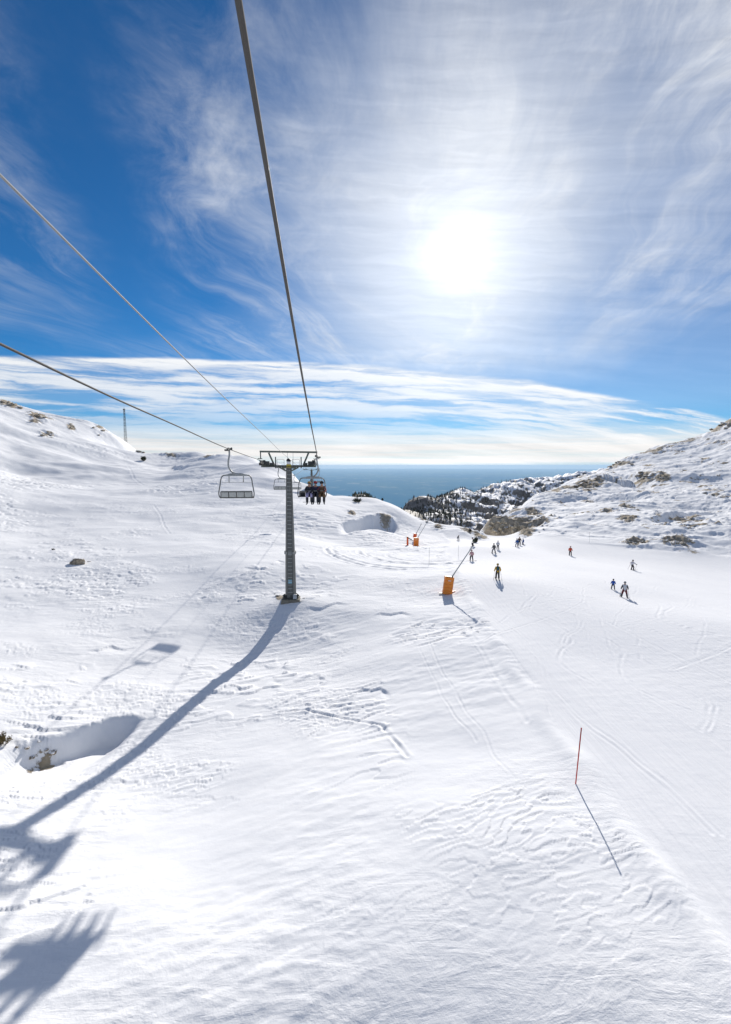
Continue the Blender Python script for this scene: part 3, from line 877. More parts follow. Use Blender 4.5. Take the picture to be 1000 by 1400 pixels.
rope('signal_cable', [extend(NS, TC, -12.0) + Vector((0, 0, 0.4)), NS, NS.lerp(TC, 0.5) + Vector((0, 0, -0.05)), TC, TC.lerp(Vector((T2.x, T2.y, h2(1).z + 0.5)), 0.5) - Vector((0, 0, 1.2)), Vector((T2.x, T2.y, h2(1).z + 0.5))], 0.013, CABLE,
     'thin pale cable that ends at the pulley on top of the tower', 'cable', 'ropes of the chairlift')

# ------------------------------------------------------------------ chairs
def make_chair(label, loc, rz, lowered=False):
    t = thing('lift_chair', label, 'lift chair', loc, rz, 'chairs hanging from the lift ropes')
    cx, hw = 0.37, 1.03
    g = MB().beam((0, -0.30, 0.02), (0, 0.30, 0.02), 0.10, 0.12).box((0, -0.42, -0.04), (0.08, 0.34, 0.09)).box((-0.12, 0.05, -0.06), (0.30, 0.22, 0.10)).disc((0.1, 0.22, 0.02), (1, 0, 0), 0.09, 0.08, 10)
    g.build('grip', GALVD, t, bevel=0.01)
    MB().tube(smooth_path([(0, 0, -0.05), (0.0, 0, -0.35), (-0.07, 0, -0.75), (-0.06, 0, -1.05), (0.10, 0, -1.33), (0.34, 0, -1.46), (0.55, 0, -1.49)], 6), 0.052, 8).build('hanger', LIGHTST, t, True)
    MB().beam((cx - 0.62, 0, -1.55), (cx + 0.62, 0, -1.55), 0.10, 0.11).tube(smooth_path([(cx - 0.60, 0, -1.56), (cx - 0.3, 0, -1.47), (cx + 0.3, 0, -1.47), (cx + 0.60, 0, -1.56)], 6), 0.04, 6).build('top_bar', LIGHTST, t)
    for s in (-1, 1):
        X = lambda d: cx + s * d
        MB().tube(smooth_path([(X(0.58), 0, -1.55), (X(0.78), 0, -1.58), (X(0.90), 0.0, -1.78), (X(0.96), -0.02, -2.15), (X(hw), -0.05, -2.55), (X(hw), -0.03, -2.75), (X(0.98), 0.10, -2.90), (X(0.93), 0.45, -2.90)], 6), 0.035, 8).build('side_frame', GALV, t, True)
    MB().beam((cx - 0.92, -0.06, -2.53), (cx + 0.92, -0.06, -2.53), 0.06, 0.07).build('back_rail', GALVD, t)
    MB().beam((cx - 0.96, 0.0, -2.90), (cx + 0.96, 0.0, -2.90), 0.07, 0.06).build('seat_rail', GALVD, t)
    w = 1.84 / 4
    for k in range(4):
        x = cx - 0.92 + w * (k + 0.5)
        MB().box((x, -0.045, -2.715), (w - 0.07, 0.03, 0.29)).build('back_panel', BLACK if lowered else SLAT, t, bevel=0.01)
        MB().box((x, 0.25, -2.875), (w - 0.03, 0.48, 0.06), Matrix.Rotation(R(5), 3, 'X')).build('seat_panel', BLACK, t, bevel=0.015)
    for k in range(5):
        x = cx - 0.92 + w * k
        MB().box((x, -0.055, -2.715), (0.05, 0.05, 0.34)).build('divider', GALVD, t)
    rb = MB()
    if lowered:
        for s in (-1, 1): rb.tube(smooth_path([(cx + s * 0.95, 0.0, -2.0), (cx + s * 0.92, 0.35, -2.3), (cx + s * 0.85, 0.52, -2.46)], 5), 0.02, 6)
        rb.tube([(cx - 0.85, 0.52, -2.46), (cx + 0.85, 0.52, -2.46)], 0.022, 6)
        for s in (-0.4, 0.4): rb.tube([(cx + s, 0.52, -2.46), (cx + s, 0.62, -3.25), ], 0.018, 6).tube([(cx + s - 0.25, 0.62, -3.25), (cx + s + 0.25, 0.62, -3.25)], 0.02, 6)
    else:
        for x in (-0.05, 0.80): rb.tube([(x, 0.0, -1.56), (x - 0.05, 0.2, -1.97)], 0.03, 6)
        rb.tube([(cx - 0.9, 0.2, -1.98), (cx + 0.9, 0.2, -1.98)], 0.014, 6)
    rb.build('restraint_bar', LIGHTST, t, True)
    return t
chair_l = make_chair('empty lift chair hanging just ahead of the ladder tower', GL, LINE)
chair_r = make_chair('lift chair with three skiers sitting on it', GR, LINE + math.pi, True)
for G, lab in ((GM, 'empty lift chair seen just past the mast of the ladder tower'), (GF, 'distant empty lift chair mostly hidden behind the mast'), ):
    c = copy_tree(chair_l); c.location = G; c['label'] = lab
c = copy_tree(chair_l); c.location = GQ; c.rotation_euler = (0, 0, LINE + math.pi); c['label'] = 'distant lift chair hidden behind the heads of the seated skiers'
# ------------------------------------------------------------------ people
def cloth(name, col): return paint(name, col, 0.8, 0.0, 0.16, 6.0)
SKIN = cloth('skin', (0.52, 0.30, 0.21))
def body_mesh(name, J, E, mats):
    """J: joint -> (pos, radius); E: (joint, joint, material index); one continuous skinned surface"""
    names = list(J); idx = {n: i for i, n in enumerate(names)}
    me = bpy.data.meshes.new(name + '_rig')
    me.from_pydata([J[n][0] for n in names], [(idx[a], idx[b]) for a, b, _ in E], [])
    o = bpy.data.objects.new(name + '_rig', me); COL.objects.link(o)
    o.modifiers.new('skin', 'SKIN')
    for i, n in enumerate(names):
        sv = me.skin_vertices[0].data[i]; r = J[n][1]
        sv.radius = r if isinstance(r, tuple) else (r, r)
        sv.use_root = (n == 'pelvis')
    sd = o.modifiers.new('sub', 'SUBSURF'); sd.levels = 1; sd.render_levels = 1
    dg = bpy.context.evaluated_depsgraph_get(); dg.update()
    out = bpy.data.meshes.new_from_object(o.evaluated_get(dg))
    out.name = name
    bpy.data.objects.remove(o); bpy.data.meshes.remove(me)
    out.materials.clear()
    for m in mats: out.materials.append(m)
    A = np.array([J[a][0] for a, b, _ in E]); B = np.array([J[b][0] for a, b, _ in E]); M = [m for *_, m in E]
    for f in out.polygons:
        c = np.array(f.center); ab = B - A
        t = np.clip(((c - A) * ab).sum(1) / np.maximum((ab * ab).sum(1), 1e-9), 0, 1)
        f.material_index = M[int(np.argmin(np.linalg.norm(A + ab * t[:, None] - c, axis=1)))]
        f.use_smooth = True
    return out

def glove_mesh():
    b = MB().box((0, 0, -0.045), (0.085, 0.035, 0.09), None, 0.85)
    for k, L in enumerate((0.060, 0.070, 0.066, 0.050)):
        x = -0.033 + 0.022 * k
        b.tube([(x, 0, -0.085), (x, 0.012, -0.085 - L * 0.5), (x * 0.9, 0.045, -0.085 - L * 0.75)], [0.013, 0.012, 0.010], 5)
    b.tube([(-0.04, 0.0, -0.03), (-0.062, 0.022, -0.062), (-0.045, 0.045, -0.085)], [0.016, 0.014, 0.011], 5)
    return b
_glove = {}
SKIM = paint('ski_dark', (0.03, 0.03, 0.035), 0.8)
def ski_mb(L=1.65):
    b = MB()
    b.beam((0, -L * 0.45, 0.012), (0, L * 0.42, 0.012), 0.075, 0.018)
    b.beam((0, L * 0.42, 0.012), (0, L * 0.50, 0.055), 0.07, 0.014)
    b.box((0, 0.0, 0.045), (0.07, 0.40, 0.05))
    return b
_ski = ski_mb().mesh('ski', SKIM)
_board = MB().beam((0, -0.62, 0.012), (0, 0.62, 0.012), 0.25, 0.018).beam((0, 0.62, 0.012), (0, 0.76, 0.06), 0.2, 0.014).beam((0, -0.62, 0.012), (0, -0.76, 0.06), 0.2, 0.014).mesh('snowboard', SKIM)
BOOT = cloth('ski_boot', (0.05, 0.05, 0.055))
GLOVE = cloth('glove', (0.03, 0.03, 0.035))

def person(label, px, py, px_h, jacket, trousers, head=(0.03, 0.03, 0.035), yaw=0.0, pose='stand', skis='skis', spread=0.12, arms='down', pack=None, bend=0.10, loc=None, scale=None, sleeve=None, hair=None, group='skiers on the piste', yoff=0.0):
    p = loc if loc is not None else gp(px, py)
    depth = p.y * math.cos(PITCH) - p.z * math.sin(PITCH)
    s = scale or px_h * depth / F / 1.80
    o = thing('person', label, 'person', p, yaw, group)
    o.scale = (s, s, s)
    K = 'cloth_%d' % len(_mats)
    mats = [cloth(K + 'j', jacket), cloth(K + 't', trousers), BOOT, SKIN, cloth(K + 's', sleeve or jacket), GLOVE]
    J = {}; bz = bend
    if pose == 'sit':
        hipz = 0.0; J['pelvis'] = ((0, 0.0, 0.10), 0.165)
        up = lambda y, z: (0, y - 0.03, z + 0.10)
        kn = [(sx * 0.15, 0.44, 0.10) for sx in (-1, 1)]; an = [(sx * 0.14, 0.50, -0.34) for sx in (-1, 1)]; to = [(sx * 0.15, 0.66, -0.40) for sx in (-1, 1)]
        base = 0.0
    else:
        cr = 0.10 if pose == 'stand' else 0.25
        J['pelvis'] = ((0, -0.05 - bz * 0.5, 0.94 - cr), 0.155)
        base = 0.94 - cr
        up = lambda y, z: (0, y - 0.05 - bz * 0.5 + z * bz, z + base)
        kn = [(sx * (0.10 + spread * 0.6), 0.06 + cr * 0.6, 0.52 - cr * 0.25) for sx in (-1, 1)]
        an = [(sx * (0.10 + spread), -0.03, 0.13) for sx in (-1, 1)]; to = [(sx * (0.10 + spread * 1.05), 0.14, 0.075) for sx in (-1, 1)]
    J['waist'] = (up(0.02, 0.18), (0.195, 0.155)); J['chest'] = (up(0.03, 0.40), (0.215, 0.165)); J['collar'] = (up(0.04, 0.53), 0.115)
    J['neck'] = (up(0.05, 0.60), 0.065); J['head'] = (up(0.08, 0.70), (0.095, 0.105)); J['crown'] = (up(0.08, 0.80), (0.085, 0.095)); J['nose'] = (up(0.19, 0.705), 0.018)
    E = [('pelvis', 'waist', 0), ('waist', 'chest', 0), ('chest', 'collar', 0), ('collar', 'neck', 3), ('neck', 'head', 3), ('head', 'crown', 3), ('head', 'nose', 3)]
    hands = []
    for i, sx in enumerate((-1, 1)):
        n = 'LR'[i]
        shv = Vector(up(0.03, 0.48)) + Vector((sx * 0.19, 0, 0))
        if arms == 'out': el, wr = shv + Vector((sx * 0.22, 0.05, -0.18)), shv + Vector((sx * 0.38, 0.20, -0.28))
        elif arms == 'bar': el, wr = shv + Vector((sx * 0.07, 0.12, -0.24)), shv + Vector((sx * -0.02, 0.40, -0.22))
        else: el, wr = shv + Vector((sx * 0.10, -0.04, -0.27)), shv + Vector((sx * 0.12, 0.16, -0.42))
        J['sh' + n] = (tuple(shv), 0.105); J['el' + n] = (tuple(el), 0.082); J['wr' + n] = (tuple(wr), 0.058); J['pa' + n] = (tuple(wr + (wr - el).normalized() * 0.05), 0.036)
        E += [('chest', 'sh' + n, 0), ('sh' + n, 'el' + n, 4), ('el' + n, 'wr' + n, 4), ('wr' + n, 'pa' + n, 5)]
        hp = Vector(J['pelvis'][0]) + Vector((sx * 0.10, 0, -0.04 if pose != 'sit' else 0))
        J['hp' + n] = (tuple(hp), 0.135); J['kn' + n] = (kn[i], 0.105); J['cf' + n] = (tuple(Vector(kn[i]).lerp(Vector(an[i]), 0.45)), 0.10); J['an' + n] = (an[i], 0.092); J['to' + n] = (to[i], 0.06)
        E += [('pelvis', 'hp' + n, 1), ('hp' + n, 'kn' + n, 1), ('kn' + n, 'cf' + n, 1), ('cf' + n, 'an' + n, 2), ('an' + n, 'to' + n, 2)]
        hands.append((wr, (wr - el).normalized()))
    me = body_mesh('body', J, E, mats)
    ob = bpy.data.objects.new('body', me); COL.objects.link(ob); ob.parent = o
    if 'g' not in _glove: _glove['g'] = glove_mesh().mesh('glove', GLOVE)
    for (wr, d) in hands:
        g = bpy.data.objects.new('glove', _glove['g']); COL.objects.link(g); g.parent = o
        g.location = wr; g.rotation_euler = d.to_track_quat('-Z', 'Y').to_euler()
    hc = Vector(J['head'][0]) + Vector((0, -0.012, 0.055))
    if hair:
        MB().ball(hc + Vector((0, -0.015, 0.0)), (0.125, 0.135, 0.13), 12, 6, -20, 90).box(hc + Vector((0, -0.10, -0.12)), (0.19, 0.07, 0.26), None, 0.8).build('hair', cloth(K + 'h', hair), o, True)
    else:
        MB().ball(hc, (0.132, 0.15, 0.135), 14, 6, -18, 90).build('helmet', cloth(K + 'h', head), o, True)
    MB().tube([Vector(J['head'][0]) + Vector((0.095 * math.sin(a), 0.02 + 0.105 * math.cos(a), 0.035)) for a in np.linspace(-1.4, 1.4, 9)], 0.032, 6).build('goggles', BLACK, o, True)
    for i in range(2):
        if skis == 'skis':
            k = bpy.data.objects.new('ski', _ski); COL.objects.link(k); k.parent = o
            a = Vector(an[i]); k.location = (to[i][0], a.y + 0.06, 0.0 if pose != 'sit' else to[i][2] - 0.09)
            k.rotation_euler = (0, 0, (0.10 if i == 0 else -0.10) * (1 if spread > 0.14 else 0.2))
    if skis == 'board':
        k = bpy.data.objects.new('snowboard', _board); COL.objects.link(k); k.parent = o
        k.rotation_euler = (0, 0, R(90)); k.location = (0, 0.05, 0.0)
    if pack:
        MB().box(Vector(J['chest'][0]) + Vector((0, -0.20, -0.02)), (0.30, 0.17, 0.44), None, 0.8).build('backpack', cloth(K + 'p', pack), o, bevel=0.04)
    return o

def pole_pair(who, label):
    """ski poles held by a person"""
    s = who.scale.x
    for sx in (-1, 1):
        M = Matrix.Translation(who.location) @ Matrix.Rotation(who.rotation_euler.z, 4, 'Z')
        g = [c for c in who.children if c.name.startswith('glove')][0 if sx < 0 else 1]
        a = M @ (g.location * s + Vector((0, 0.02, -0.04)) * s)
        e = M @ Vector(((g.location.x + sx * 0.12) * s, (g.location.y - 0.35) * s, 0)); e.z = gz_at(e.x, e.y) + 0.02
        d = (e - a).normalized()
        b = thing('ski_pole', label, 'ski pole', e, 0, 'ski poles in skiers\' hands')
        MB().tube([a - d * 0.12 - e, Vector((0, 0, 0))], 0.011, 6).build('shaft', GALVD, b)
        MB().disc(-d * 0.06, d, 0.045, 0.012, 10).build('basket', BLACK, b)
        MB().tube([a - d * 0.13 - e, a + d * 0.03 - e], 0.018, 6).build('handle', BLACK, b)

sk1 = person('person in a yellow jacket and dark trousers with a teal backpack, skiing away', 680.5, 792, 23, (0.72, 0.42, 0.03), (0.04, 0.035, 0.035), (0.45, 0.30, 0.03), R(-8), spread=0.05, pack=(0.02, 0.09, 0.11))
sk2 = person('person in a white and black jacket with dark red trousers and grey helmet', 854, 817, 23.5, (0.72, 0.73, 0.75), (0.13, 0.02, 0.028), (0.30, 0.31, 0.32), R(-25), spread=0.16, sleeve=(0.10, 0.10, 0.11))
sk3 = person('small person in a blue jacket beside the skier in dark red trousers', 838.5, 806, 15.5, (0.01, 0.10, 0.48), (0.05, 0.05, 0.055), (0.10, 0.08, 0.07), R(-25), spread=0.12)
sk4 = person('person in a white jacket, dark trousers and dark helmet with one arm out', 865, 779.5, 15.0, (0.68, 0.66, 0.70), (0.035, 0.03, 0.035), (0.03, 0.03, 0.03), R(-70), spread=0.10, arms='out')
sk5 = person('person in an orange red jacket and dark trousers, alone on the piste', 780, 759.5, 13.5, (0.72, 0.09, 0.03), (0.05, 0.04, 0.05), (0.25, 0.05, 0.03), R(-30), spread=0.06)
sk6 = person('person in a pink jacket and dark trousers below the tip of the snow lance', 645, 767, 16.5, (0.66, 0.38, 0.38), (0.05, 0.045, 0.05), (0.30, 0.12, 0.12), R(0), spread=0.10, skis='board')
sk7 = person('person in a dark grey jacket standing with legs apart', 675.5, 756.5, 14.5, (0.13, 0.125, 0.12), (0.22, 0.22, 0.23), (0.06, 0.06, 0.06), R(10), spread=0.20)
sk8 = person('person in a white jacket behind the skier in dark grey', 681, 751, 12.5, (0.70, 0.70, 0.72), (0.04, 0.04, 0.05), (0.45, 0.40, 0.38), R(-20), spread=0.06)
sk9 = person('person in a blue jacket and pale grey trousers, standing in the group of three', 707, 748, 12.5, (0.012, 0.10, 0.35), (0.34, 0.35, 0.38), (0.03, 0.05, 0.10), R(15), spread=0.15)
sk10 = person('person in dark brown clothes, between the two blue jackets', 710.5, 745.5, 12.5, (0.06, 0.045, 0.045), (0.04, 0.04, 0.05), (0.12, 0.08, 0.08), R(170), spread=0.05)
sk11 = person('person all in blue at the edge of the group of three', 715.5, 744.5, 9.5, (0.012, 0.09, 0.32), (0.012, 0.06, 0.22), (0.03, 0.04, 0.08), R(40), spread=0.12, pose='crouch')
sk12 = person('person in dark green leaning over a snowboard beside the dark shrub', 647, 746.5, 13.5, (0.06, 0.08, 0.05), (0.05, 0.05, 0.05), (0.03, 0.03, 0.03), R(60), spread=0.16, pose='crouch', skis='board', bend=0.4)
sk13 = person('person in black and white crouching low on the snow under the knoll', 627, 739, 8.5, (0.06, 0.06, 0.07), (0.45, 0.45, 0.48), (0.03, 0.03, 0.03), R(-60), spread=0.16, pose='crouch', skis='board', bend=0.6)
pole_pair(sk2, 'thin dark ski pole held by the skier in dark red trousers')
pole_pair(sk1, 'thin dark ski pole held by the skier in yellow')
pole_pair(sk4, 'thin dark ski pole held by the skier with one arm out')

# three skiers on the chair, facing back along the line
def seat_pos(x):
    c, s = math.cos(LINE + math.pi), math.sin(LINE + math.pi)
    lx, ly, lz = x, 0.16, -2.83
    return GR + Vector((lx * c - ly * s, lx * s + ly * c, lz))
RD = dict(pose='sit', loc=1, scale=1.08, arms='bar', yaw=LINE + math.pi, group='skiers sitting on the chair', px=0, py=0, px_h=0)
def rider(label, x, j, t, **k):
    d = dict(RD); d.update(k); d['loc'] = seat_pos(x)
    return person(label, d.pop('px'), d.pop('py'), d.pop('px_h'), j, t, **d)
rider('person with fair hair, black jacket and lilac trousers on the lift chair', 0.56, (0.025, 0.025, 0.035), (0.47, 0.42, 0.62), hair=(0.50, 0.30, 0.08))
rider('person in dark blue with a red helmet between two others on the lift chair', 0.12, (0.03, 0.03, 0.07), (0.05, 0.045, 0.05), head=(0.40, 0.03, 0.04))
rider('person in brown jacket and trousers with a black helmet on the lift chair', -0.33, (0.16, 0.09, 0.045), (0.20, 0.115, 0.055), head=(0.02, 0.02, 0.022), sleeve=(0.30, 0.05, 0.035))

# ------------------------------------------------------------------ snow lances and markers
def snow_lance(label, px, py, pad_h_px, pad_w_px, tip, lean, pad=ORANGE, tipdy=0.4, lift=0.0):
    g = gp(px, py); dep = g.y * math.cos(PITCH) - g.z * math.sin(PITCH); k = dep / F
    h, w = pad_h_px * k, pad_w_px * k
    t = thing('snow_lance', label, 'snow lance', g, 0, 'snowmaking lances')
    L = Matrix.Rotation(lean, 3, 'Y')
    pd = MB()
    n = 5
    for i in range(n):                                    # padding in bulging segments
        a = L @ Vector((0, 0, lift + h * (i + 0.5) / n))
        pd.box(a, (w * (0.98 if i % 2 else 1.0), w * 0.62, h / n * 0.985), L)
    pdo = pd.build('padding', pad, t, bevel=0.03)
    MB().box(L @ Vector((w * 0.02, -w * 0.33, lift + h * 0.80)), (w * 0.34, 0.012, h * 0.035), L).build('print', WHITE, pdo)
    MB().box(L @ Vector((0, 0, lift + h + 0.015)), (w * 0.8, w * 0.45, 0.05), L).build('lid', GALVD, pdo)
    MB().tube([(0, 0, -0.3), L @ Vector((0, 0, lift + h * 0.7))], 0.09, 8).box((0, 0.05, 0.04), (w * 1.7, 0.18, 0.08)).build('foot', GALVD, t)
    tp = P(*tip, g.y + tipdy) - g
    b0 = L @ Vector((w * 0.18, 0, lift + h * 0.9))
    MB().tube([b0, b0.lerp(tp, 0.5), tp], [0.075, 0.06, 0.045], 8).build('lance', GREYPOLE, t, True)
    d = (tp - b0).normalized()
    MB().tube([tp - d * 0.25, tp + d * 0.1], 0.085, 8).disc(tp + d * 0.12, d, 0.14, 0.06, 10).build('nozzle_head', GREYPOLE, t)
    return t
snow_lance('large snow lance with orange padded foot casting a thin shadow beside the piste', 611.5, 812, 24, 12.5, (644.5, 750), R(7))
snow_lance('small far snow lance with orange padded foot, beside the orange post', 569, 746.5, 11.2, 6.8, (586, 711), R(2))
g = snow_lance('slanting snow lance with a raised orange red pad behind the small padded lance', 566.5, 738.5, 5.2, 4.6, (576, 717), R(10), ORANGER, 0.6, 0.55)
def hydrant():
    g = gp(557.5, 745.5); k = (g.y * math.cos(PITCH)) / F
    h = 12.5 * k
    t = thing('hydrant_post', 'narrow orange post with a dark arm, beside the small padded lance', 'post', g)
    MB().box((0, 0, h * 0.42), (0.34, 0.3, h * 0.84), None, 0.95).build('post', ORANGER, t, bevel=0.03)
    MB().box((-0.02, 0, h * 0.90), (0.36, 0.36, h * 0.14)).build('cap', paint('brown_cap', (0.30, 0.08, 0.03), 0.6), t, bevel=0.03)
    MB().tube([(0.1, 0, h * 0.82), (0.55, -0.1, h * 0.68), (0.75, -0.1, h * 0.66)], 0.09, 8).build('valve_arm', BLACK, t)
    MB().box((-0.2, -0.1, 0.04), (0.8, 0.5, 0.1)).build('foot', ORANGER, t)
hydrant()
def marker(label, px, py, top_py, r, mat, group=None, lean=0.0, band=None):
    g = gp(px, py); d = ray(px, top_py); tz = d.z * g.y - g.z
    t = thing('marker_pole', label, 'marker pole', g, 0, group)
    MB().tube([(0, 0, -0.25), (lean * tz, 0, tz)], r, 8).build('shaft', mat, t, True)
    MB().ball((lean * tz, 0, tz), r * 1.3, 8, 4).build('cap', mat, t, True)
    return t
marker('thin red marker pole standing in the snow beside the piste edge', 787, 1072, 996, 0.022, RED, None, 0.06)
for k, (px, py, ty) in enumerate(((587, 771, 749), (806, 742, 728), (627, 760, 745))):
    marker('thin pale marker pole, %s' % ('between the two orange padded lances', 'at the foot of the rocky mountain side', 'beside the large snow lance')[k], px, py, ty, 0.02, GREYPOLE, 'pale marker poles')
# folded red flag-like scrap beside the lance
tag(MB().box((0, 0, 0.03), (0.45, 0.3, 0.06), Matrix.Rotation(0.5, 3, 'Z')).box((0.18, 0.1, 0.05), (0.2, 0.2, 0.05)).build('hose_cap', paint('pale_red', (0.62, 0.16, 0.10), 0.6)), 'small pale red cap lying at the foot of the large lance', 'cap').location = gp(620, 809)

# ------------------------------------------------------------------ lattice mast on the skyline
def lattice_mast():
    Y = 385.0
    top = P(172, 560, Y); base = P(172, 606, Y); x, y = base.x, base.y
    z0 = gz_at(x, y); H = top.z - z0
    t = thing('lattice_mast', 'thin steel lattice mast standing behind the snowy hill crest', 'mast', (x, y, z0))
    hw = lambda z: 1.25 - 0.85 * z / H
    C = ((-1, -1), (1, -1), (1, 1), (-1, 1))
    for sx, sy in C: MB().tube([(sx * hw(0), sy * hw(0), -0.5), (sx * hw(H), sy * hw(H), H)], 0.10, 5).build('leg', GALVD, t)
    n = 12
    br = MB()
    for i in range(n):
        a, b = H * i / n, H * (i + 1) / n
        for k in range(4):
            p, q = C[k], C[(k + 1) % 4]
            br.tube([(p[0] * hw(a), p[1] * hw(a), a), (q[0] * hw(b), q[1] * hw(b), b)], 0.035, 4)
            br.tube([(q[0] * hw(a), q[1] * hw(a), a), (p[0] * hw(b), p[1] * hw(b), b)], 0.035, 4)
            br.tube([(p[0] * hw(b), p[1] * hw(b), b), (q[0] * hw(b), q[1] * hw(b), b)], 0.035, 4)
    br.build('bracing', GALVD, t)
    MB().box((0, 0, H + 0.2), (1.3, 1.3, 0.9)).build('platform', GALVD, t)
    MB().tube([(0, 0, H), (0, 0, H + 2.0)], 0.07, 5).build('antenna', GALVD, t)
lattice_mast()
# ------------------------------------------------------------------ rocks, shrubs, trees
def rock_material():
    m, nt, b = new_mat('weathered_rock')
    co = objco(nt)
    n1 = noise(nt, co, 2.2, 8.0, 0.65, 0.3); n2 = noise(nt, co, 9.0, 5.0, 0.6)
    c = mixc(nt, n1.step(0.35, 0.65), (0.20, 0.165, 0.12), (0.50, 0.41, 0.29))
    c = mixc(nt, n2.step(0.55, 0.72) * 0.6, c, (0.52, 0.45, 0.35))
    gn = nt.nodes.new('ShaderNodeNewGeometry'); sp = nt.nodes.new('ShaderNodeSeparateXYZ'); nt.links.new(gn.outputs['True Normal'], sp.inputs[0])
    f = (N(nt, sp.outputs[2]) + (n1 - 0.5) * 1.1).step(0.78, 0.92)       # snow lies on the flat tops
    setp(nt, b, 'Base Color', mixc(nt, f, c, (0.84, 0.85, 0.87)))
    b.inputs['Roughness'].default_value = 0.9
    bump(nt, b, n2 + n1, 0.05, 0.8)
    return m
ROCKM = rock_material()
def rock_mesh(seed, sx, sy, sz):
    rs = np.random.RandomState(seed); bm = bmesh.new()
    for _ in range(22):
        v = rs.normal(size=3); v /= np.linalg.norm(v); v *= rs.uniform(0.75, 1.05)
        bm.verts.new((v[0] * sx, v[1] * sy, v[2] * sz))
    r = bmesh.ops.convex_hull(bm, input=bm.verts)
    bmesh.ops.delete(bm, geom=[e for e in r['geom_interior'] if isinstance(e, bmesh.types.BMVert)], context='VERTS')
    bmesh.ops.subdivide_edges(bm, edges=bm.edges, cuts=2, use_grid_fill=True)
    for v in bm.verts:
        k = perlin(np.array([v.co.x / sx * 1.7 + seed]), np.array([v.co.y / sy * 1.7 + v.co.z / sz]))[0]
        k2 = perlin(np.array([v.co.x / sx * 5 + seed]), np.array([v.co.y / sy * 5 + v.co.z / sz * 3]))[0]
        v.co *= 1 + 0.32 * k + 0.16 * k2
    me = bpy.data.meshes.new('rock'); bm.to_mesh(me); bm.free(); me.materials.append(ROCKM)
    return me
RM = [rock_mesh(11 + k, 1.0, 0.8, 0.62) for k in range(5)]
def rock(name, label, px, py, wpx, k=0, hsc=1.0, group=None, rz=0.0, sink=0.25):
    g = gp(px, py); dep = g.y * math.cos(PITCH) - g.z * math.sin(PITCH)
    s = wpx * dep / F / 2
    o = bpy.data.objects.new(name, RM[k % 5]); COL.objects.link(o)
    o.location = g + Vector((0, 0, s * 0.62 * hsc * (0.6 - sink))); o.scale = (s, s, s * hsc); o.rotation_euler = (0.1, 0.08, rz)
    return tag(o, label, 'rock', group)
rock('boulder', 'brown boulder with a snowy top lying alone on the wide snow slope', 107, 771, 23, 0, 0.85, None, 0.3)
rock('boulder', 'smaller stone sunk in the snow beside the lone brown boulder', 122, 768, 6, 1, 0.6, None, 1.0)
LG = 'rocks in the shaded hollow'
for px, py, w, k, hs in ((72, 1030, 14, 2, 1.0), (63, 1026, 8, 3, 0.9), (37, 1024, 9, 4, 0.9), (44, 1036, 10, 1, 0.9), (54, 1014, 6, 2, 0.6), (23, 1022, 6, 0, 0.8)):
    rock('rock', 'dark reddish rock poking out of the snow by the shaded hollow', px, py, w, k, hs, LG, k * 1.3)
for px, py, w, k in ((50, 568, 9, 0), (62, 570, 7, 1), (44, 575, 6, 2), (70, 594, 6, 3), (97, 585, 6, 4), (58, 595, 8, 0), (3, 549, 9, 1), (16, 553, 10, 2), (28, 557, 8, 3), (128, 584, 5, 0), (141, 588, 7, 1), (135, 594, 5, 2), (190, 611, 9, 3), (196, 613, 6, 4)):
    rock('rock', 'small weathered rock on the crest of the snowy hill with the lattice mast', px, py + 1, w, k, 0.75, 'rocks along the hill crest', px * 0.7)
for px, py, w, k in ((380, 815, 8, 0), (388, 821, 7, 1), (410, 822, 7, 2), (415, 818, 5, 3), (376, 812, 5, 4)):
    rock('rock', 'ochre stone bared around the foot of the ladder tower', px, py, w, k, 0.5, 'stones at the tower foot', k * 1.1, 0.35)
for px, py, w, k in ((528, 713, 5, 0), (520, 715, 4, 1), (482, 702, 5, 2), (598, 721, 7, 3), (604, 723, 5, 4), (584, 714, 5, 0), (655, 734, 5, 1)):
    rock('rock', 'small dark rock in the snow of the knoll behind the lances', px, py, w, k, 0.7, 'rocks on the knoll', k * 2.1)
# rocky outcrops on the mountain side: each block a rock of its own
BEIGE = ROCKM.copy(); BEIGE.name = 'beige_limestone'
for n_ in BEIGE.node_tree.nodes:
    if n_.type == 'MIX':
        for q in (6, 7):
            c_ = n_.inputs[q].default_value
            if not n_.inputs[q].is_linked and c_[0] < 0.7: n_.inputs[q].default_value = (min(c_[0] * 1.25, 0.58), min(c_[1] * 1.25, 0.52), min(c_[2] * 1.3, 0.43), 1)
RMB = []
for m_ in RM:
    c_ = m_.copy(); c_.materials.clear(); c_.materials.append(BEIGE); RMB.append(c_)
rr_ = random.Random(21)
def outcrop(cx, cy, rx, ry, n, wmin, wmax, label, beige=False, hs=0.8):
    for q in range(n):
        a = rr_.uniform(0, 6.283); d = math.sqrt(rr_.random())
        o = rock('rock', label, cx + math.cos(a) * rx * d, cy + math.sin(a) * ry * d, rr_.uniform(wmin, wmax), rr_.randrange(5), hs * rr_.uniform(0.6, 1.25), 'rocks of the mountain side outcrops', rr_.uniform(0, 6.28), 0.3)
        o.rotation_euler = (rr_.uniform(-0.3, 0.3), rr_.uniform(-0.3, 0.3), rr_.uniform(0, 6.28))
        if beige: o.data = RMB[rr_.randrange(5)]
outcrop(692, 722, 26, 9, 26, 6, 13, 'block of the beige rock face behind the group of three skiers', True, 1.1)
outcrop(727, 708, 14, 8, 10, 4, 8, 'block of beige rock above the rock face behind the skiers', True)
outcrop(800, 664, 15, 7, 12, 4, 10, 'rock of the outcrop nearest the wooded ridge on the mountain side')
outcrop(822, 657, 9, 6, 7, 4, 8, 'rock beside the shaded hollow on the mountain side')
